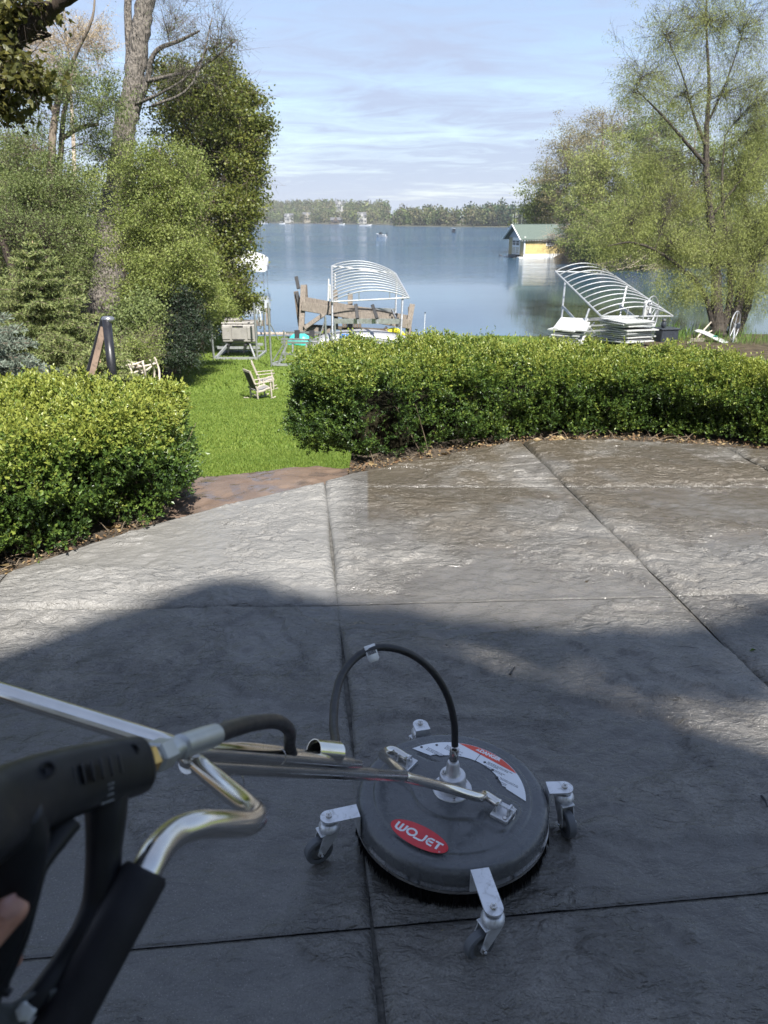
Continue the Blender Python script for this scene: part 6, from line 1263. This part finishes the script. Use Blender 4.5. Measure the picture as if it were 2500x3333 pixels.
topo = lambda f, s_: Tj+(J-Tj)*f+upv*.0195+sdv*s_
# handlebars bend from the T joint onto the lance
MB().tube(spline([px(-420, 2120, 1.07), px(-120, 2213, 1.02), px(0, 2252, .985), px(300, 2345, .95), px(520, 2414, .925), px(596, 2438, .918), topo(.06, .013), topo(.2, .0115), topo(.5, .011), topo(.62, .008)], 8), splr([.0125]*8+[.0115, .008], 8), 18).out('left_handlebar', M_chrome, HB, True)
MB().tube(spline([px(-560, 2220, .98), px(-500, 2140, 1.03), px(-420, 2120, 1.07)], 6), .0185, 16).out('left_grip', M_rub, HB, True)
MB().tube(spline([topo(.62, -.008), topo(.45, -.011), topo(.16, -.0115), px(622, 2462, .945), px(640, 2483, .935), px(720, 2552, .885), px(796, 2616, .825), px(833, 2652, .775), px(808, 2680, .73), px(740, 2683, .69), px(650, 2685, .655), px(570, 2712, .63), px(512, 2770, .60), px(478, 2833, .582), px(440, 2905, .573)], 8), splr([.008, .0115]+[.0125]*13, 8), 18).out('right_handlebar', M_chrome, HB, True)
P = [px(479, 2830, .583), px(470, 2847, .581), px(350, 3065, .556), px(150, 3428, .525), px(60, 3590, .515)]
MB().tube(P, [.0165, .0190, .0190, .0190, .0190], 28).out('right_grip', pm('foam_grip', (.013, .013, .017), .62, spec=.3, var=.15, scale=30, bump=.2, bscale=300, bdist=.0008), HB, True, split=.9)
for f in (.10, .22): MB().tube([topo(f, .0118), topo(f+.008, .0118)], .0129, 14).out('weld_ring', M_steel, HB, True, split=.7)
pc_ = px(752, 2512, 1.085); MB().tube([pc_+Vector((0, -.022, .012)), pc_+Vector((0, .02, -.01))], .005, 10).out('lock_pin', M_zinc, HB, True)
rg = [px(760, 2540, 1.06)+(Vector((.016*math.cos(a), -.004*math.cos(a), .022*math.sin(a)))) for a in np.linspace(0, 6.283, 28)]; MB().tube(rg, .0011, 5, cap=False).out('split_ring', M_steel, HB, True)
# hose clip on the lance
cc = px(1060, 2446, 1.315); dv = (px(1120, 2452, 1.345)-px(1000, 2440, 1.285)).normalized()
MB().lathe(cc-dv*.028, [(.0182, 0), (.0196, 0), (.0196, .058), (.0182, .058), (.0182, 0)], 30, dv, cap=False).out('hose_clip', M_chrome, HB, True, split=.7)
MB().bar(cc-Vector((0, 0, .018)), Tj+(J-Tj)*.40+upv*.01, .02, .012, (1, 0, 0)).out('clip_foot', M_steel, HB)
# hoses
hp = [px(690, 2397, .735), px(760, 2371, .79), px(835, 2352, .86), px(905, 2350, .95), px(942, 2380, 1.05), px(943, 2430, 1.14), px(962, 2472, 1.20), px(1010, 2478, 1.26), px(1062, 2452, 1.33), px(1092, 2425, 1.42), px(1086, 2360, 1.52), px(1092, 2270, 1.62), px(1116, 2192, 1.70), px(1170, 2132, 1.76), px(1242, 2107, 1.80), px(1330, 2126, 1.84), px(1405, 2182, 1.88), px(1455, 2262, 1.92), px(1478, 2350, 1.95), px(1481, 2428, 1.966)]
HS = spline(hp, 8); ho = thing('hose', 'black rubber hose arching from the spray gun to the cleaner hub', 'hose', hp[0]); MB().tube(HS, .0093, 16).out('tube', M_rub, ho, True)
lt = px(1206, 2112, 1.783); dv2 = (px(1242, 2107, 1.80)-px(1170, 2132, 1.76)).normalized(); nf = (Vector((0, 0, CAMZ))-lt).normalized(); dn = dv2.cross(nf).normalized(); dn = dn if dn.z < 0 else -dn
tg = thing('hose_tag', 'white barcode tag wrapped round the hose', 'tag', lt); P = []
V = []; Fq = []; w_ = .019
prf = [(.0098*math.sin(a), .0098*math.cos(a)) for a in np.linspace(-2.0, 1.57, 9)] + [(.0102, -.012), (.0105, -.026), (.0105, -.032)]
for i, (a_, b_) in enumerate(prf):
    ww = w_ if i < len(prf)-1 else w_*.62
    for s_ in (-1, 1): V.append(lt+dv2*s_*ww*.85+nf*a_-dn*b_)
n = len(prf); o_ = meshobj('label_strip', V, [[2*i, 2*i+1, 2*i+3, 2*i+2] for i in range(n-1)], pm('paper_tag', (.66, .66, .65), .5, var=.05), tg, True); md = o_.modifiers.new('t', 'SOLIDIFY'); md.thickness = .0004
m = MB(); x_ = -.012
while x_ < .012:
    b_ = random.choice((.0004, .0007, .0011)); c = lt+dv2*x_+nf*.0109-dn*-.003; m.box(lt+dv2*(x_+b_/2)+nf*.0111+dn*.008, (b_, .011, .0002), Matrix((dv2, dn, dv2.cross(dn))).transposed()); x_ += b_+random.choice((.0004, .0006, .001))
m.out('barcode', M_ink, tg)

# bits lying on the wet concrete
for k, (lab, P_, r_) in enumerate((('short dark twig lying beyond the round cleaner', ((1660, 2195), (1668, 2182), (1676, 2170)), .004), ('tiny hooked twig in the sunlit patch', ((1974, 2122), (1972, 2112), (1980, 2108)), .003), ('thin twig near the right edge of the patio', ((2478, 2590), (2490, 2605), (2498, 2625)), .004))):
    q_ = [pg(a, b, .012) for a, b in P_]; tw = thing('fallen_twig', lab, 'twig', q_[0]); MB().tube(q_, [r_, r_*.8, r_*.5], 5).out('stick', M_blk, tw)
for k, (lab, a, b, cc_, sz_) in enumerate((('small fresh green leaf by the right joint', 2437, 2121, (.12, .20, .03), .03), ('pale yellow leaf scrap in front of the cleaner', 1424, 3032, (.35, .30, .14), .014), ('dark leaf on the joint crossing at the far right', 1745, 1524, (.03, .03, .02), .045), ('brown leaf scrap on the sunlit slab', 1902, 1893, (.06, .045, .03), .03))):
    q_ = np.array([tuple(pg(a, b, .012))]); V, Fq = leafmesh(q_, np.array([[1., .3, .1]]), sz_, .6, .4); lf = thing('fallen_leaf', lab, 'leaf', q_[0]); meshobj('blade', V, Fq, pm('leaf_scrap', cc_, .6), lf)
# ------------------------------------------------------------------ spray gun and the hand holding it
M_gun = pm('gun_plastic', (.008, .009, .012), .46, var=.15, scale=30, bump=.15, bscale=400, bdist=.0005, spec=.28); M_brass = pm('brass', (.58, .40, .14), .28, .9, .05, 30)
M_fit = pm('zinc_fitting', (.46, .48, .48), .40, .75, .08, 20, bump=.2, bscale=90, bdist=.001)
GN = thing('spray_gun', 'black pressure washer spray gun clamped to the right handle grip', 'spray gun', px(300, 2550, .58))
def sweep(name, pts, mat, n=18, sub=8, power=2.6, par=GN):
    """pts: (px, py, depth, half height in px along the picture plane, half thickness m)"""
    C_ = spline([px(a, b, d) for a, b, d, h, w_ in pts], sub); H = splr([h*d/F for a, b, d, h, w_ in pts], sub); W_ = splr([w_ for *_, w_ in pts], sub); V = []; m_ = len(C_)
    for i in range(m_):
        T_ = (C_[min(i+1, m_-1)]-C_[max(i-1, 0)]).normalized(); nv = (Vector((0, 0, CAMZ))-C_[i]).normalized(); nv = (nv-T_*nv.dot(T_)).normalized(); u = T_.cross(nv)
        for k in range(n):
            a = 2*math.pi*k/n; ca, sa = math.cos(a), math.sin(a); V.append(C_[i]+u*(H[i]*math.copysign(abs(ca)**(2/power), ca))+nv*(W_[i]*math.copysign(abs(sa)**(2/power), sa)))
    Fq = [[i*n+k, i*n+(k+1) % n, (i+1)*n+(k+1) % n, (i+1)*n+k] for i in range(m_-1) for k in range(n)] + [list(range(n))[::-1], [(m_-1)*n+k for k in range(n)]]
    o_ = meshobj(name, V, Fq, mat, par, True); md = o_.modifiers.new('s', 'SUBSURF'); md.levels = 1; md.render_levels = 1; return o_
body = sweep('body', [(-260, 2830, .40, 150, .020), (-120, 2720, .43, 150, .021), (0, 2640, .475, 138, .021), (130, 2578, .52, 122, .020), (300, 2525, .575, 104, .019), (420, 2497, .615, 96, .019), (445, 2491, .623, 92, .0185), (452, 2489, .626, 70, .014)], M_gun, 22)
sweep('grip', [(40, 2640, .475, 90, .018), (50, 2730, .48, 105, .019), (45, 2830, .485, 92, .018), (20, 2960, .49, 82, .017), (-20, 3090, .495, 75, .017), (-60, 3220, .50, 72, .016), (-95, 3330, .50, 70, .016)], M_gun, 20)
sweep('trigger', [(215, 2660, .545, 60, .008), (165, 2740, .53, 50, .008), (128, 2830, .515, 26, .008), (105, 2930, .505, 22, .0075), (78, 3040, .50, 20, .007), (45, 3130, .497, 18, .007), (10, 3210, .495, 20, .007), (35, 3235, .495, 14, .006)], M_gun, 14)
sweep('trigger_guard', [(345, 2590, .59, 72, .016), (345, 2660, .586, 66, .015), (339, 2760, .582, 58, .0135), (334, 2850, .578, 57, .013), (318, 2940, .572, 52, .012), (272, 3035, .56, 44, .012), (205, 3135, .548, 40, .0115), (140, 3225, .535, 40, .012), (95, 3275, .53, 42, .012)], M_gun, 18)
cl8 = [px(*q) for q in ((-40, 3262, .512), (40, 3262, .518), (112, 3222, .524), (196, 3212, .530), (212, 3240, .531), (120, 3300, .526), (60, 3352, .520), (-40, 3352, .512))]; cb = -(Vector((0, 0, CAMZ))-px(100, 3270, .52)).normalized()
o_ = MB().prism(cl8, cb*.022).out('clamp', pm('grey_clamp', (.075, .085, .092), .4, var=.15), GN); md = o_.modifiers.new('b', 'BEVEL'); md.width = .004; md.segments = 3
MB().lathe(px(85, 3290, .521), [(.007, -.002), (.007, .003), (.004, .0035)], 6, -cb).out('clamp_screw', M_fit, GN)
nb_ = (Vector((0, 0, CAMZ))-px(300, 2540, .575)).normalized()
# dark strips proud of the body stand in for the shade in vent slots
bt = (px(420, 2497, .6)-px(130, 2578, .52)).normalized(); bu = bt.cross(nb_).normalized()
for k in range(7):
    x = 216+k*29.5; yc = 2556-(x-216)*.29; d = .545+(x-216)/240*.055
    c = px(x, yc-14, d-.0192); tilt = (px(x+8, yc+30, d)-px(x-8, yc-30, d)).normalized()
    P_ = [px(x-8, yc-52, d-.0170-.0006*k), px(x-2, yc-20, d-.0198-.0006*k), px(x+4, yc+12, d-.0206-.0006*k)]
    MB().tube(spline(P_, 3), .0022, 8, sq=.55).out('dark_slot_strip', M_blk, GN, True)
for (x, y, d) in ((155, 2502, .505), (432, 2441, .602)): MB().lathe(px(x, y, d), [(.0055, -.004), (.0058, .0), (.004, .0005), (.0035, -.002)], 12, nb_).out('screw_boss', M_blk, GN, True)
m = MB()
for r_, (xa, ya, xb, yb) in enumerate(((263, 2588, 375, 2546), (264, 2604, 373, 2562), (276, 2620, 373, 2580), (330, 2617, 372, 2602))):
    n = 9
    for k in range(n):
        f0 = k/n; f1 = (k+.72)/n
        if f1 > 1: continue
        da = .5655+(xa+(xb-xa)*f0-263)/112*.026-.0235; m.bar(px(xa+(xb-xa)*f0, ya+(yb-ya)*f0, da), px(xa+(xb-xa)*f1, ya+(yb-ya)*f1, da+.0015), .0012, .0008, nb_)
m.out('print_lines', pm('grey_print', (.22, .23, .24), .6), GN)
ga = px(452, 2487, .626); gb = px(596, 2424, .692); gd = (gb-ga).normalized(); gl = (gb-ga).length
def along(f): return ga+(gb-ga)*f
MB().lathe(ga-gd*.004, [(.0125, 0), (.0137, .001), (.0137, .0185), (.0125, .0195)], 6, gd).out('brass_fitting', M_brass, GN)
MB().lathe(along(.22), [(.009, 0), (.0095, .004), (.0085, .008)], 20, gd).out('collar', M_fit, GN, True)
MB().lathe(along(.30), [(.0115, 0), (.0142, .002), (.0142, .020), (.0115, .023)], 6, gd).out('hex_nut', M_fit, GN)
hf = thing('hose_fitting', 'crimped zinc hose end joining the gun to the black hose', 'hose fitting', along(.62))
g2 = px(700, 2392, .742); g3 = along(.60); gd2 = (g2-g3).normalized()
MB().lathe(g3, [(.0090, 0), (.0105, .004), (.0105, .012), (.0088, .014), (.0088, .020), (.0118, .022), (.0118, .058), (.0112, (g2-g3).length)], 24, gd2).out('ferrule', M_fit, hf, True, split=.5)
# hand
t = NT('skin'); M_skin = t.fin(color=t.ramp(t.noise(60, 4), [(.3, (.37, .185, .135)), (.7, (.48, .265, .20))]), rough=.48, sss=.12, normal=t.bump(t.noise(420, 4), .25, .0006)); t.b.inputs['Subsurface Radius'].default_value = (.012, .005, .003); t.b.inputs['Subsurface Scale'].default_value = 1.0
HV = []; HE = []; HR = []
def chain(start, pts):
    i = start
    for (a, b, d, r_) in pts:
        HV.append(px(a, b, d)); HR.append(r_)
        if i is not None: HE.append((i, len(HV)-1))
        i = len(HV)-1
    return i
chain(None, [(-330, 3010, .450, .030)]); palm = 0
w1 = chain(palm, [(-430, 3230, .42, .028), (-520, 3420, .40, .027), (-700, 3800, .34, .034), (-900, 4250, .27, .042)])
th = chain(palm, [(-235, 3170, .452, .0165), (-120, 3125, .462, .0135), (-45, 3050, .468, .0118), (0, 2998, .470, .0114), (34, 2960, .473, .0118), (58, 2936, .475, .0105), (74, 2920, .476, .0070)])
for k, (y, l) in enumerate(((2800, .98), (2900, 1.0), (3000, .95), (3100, .8))):
    chain(palm, [(-235, y+30, .462-.004*k, .0115), (-120, y+5, .513, .0098), (-20, y-5, .535, .009), (50*l, y+15, .528, .0082), (58*l, y+30, .516, .0075)])
pe = thing('person', 'bare right hand around the spray gun, only the thumb showing', 'person', px(-330, 3010, .45))
me = bpy.data.meshes.new('hand'); mo = Matrix.Translation(-pe.location); me.from_pydata([mo @ v for v in HV], HE, []); me.materials.append(M_skin); ho_ = bpy.data.objects.new('hand', me); link(ho_, pe)
md = ho_.modifiers.new('skin', 'SKIN'); md.use_smooth_shade = True
for i, v in enumerate(me.skin_vertices[0].data): v.radius = (HR[i], HR[i]); v.use_root = (i == 0)
md2 = ho_.modifiers.new('sub', 'SUBSURF'); md2.levels = 2; md2.render_levels = 2
# thumb nail
nc_ = px(34, 2955, .473-.0112); ta = (px(58, 2935, .476)-px(-30, 3030, .470)).normalized(); nn = (Vector((0, 0, CAMZ))-nc_).normalized(); nn = (nn-ta*nn.dot(ta)).normalized(); ns = ta.cross(nn); V = []; Fq = []
for i in range(7):
    for k in range(7):
        u = (i/6-.5)*2; v = (k/6-.5)*2; sx_ = u*.0062*(1-.25*max(0, -v)**2-.35*max(0, v)**3); V.append(nc_+ns*sx_+ta*v*.0068+nn*(.0010-.0030*u*u-.0008*v*v))
Fq = [[i*7+k, i*7+k+1, (i+1)*7+k+1, (i+1)*7+k] for i in range(6) for k in range(6)]
meshobj('thumb_nail', V, Fq, pm('nail', (.52, .31, .27), .25, var=.05), pe, True)
# ------------------------------------------------------------------ thin spring haze over the lake
hz_ = NT('air'); hz_.n.remove(hz_.b); vol = hz_.n.new('ShaderNodeVolumePrincipled'); vol.inputs['Color'].default_value = (.80, .85, .92, 1); vol.inputs['Density'].default_value = .00022; vol.inputs['Anisotropy'].default_value = .2
hz_.l.new(vol.outputs[0], hz_.o.inputs['Volume'])
tag(MB().box((0, 900, 25), (7600, 8200, 80)).out('haze', hz_.m), kind='stuff')
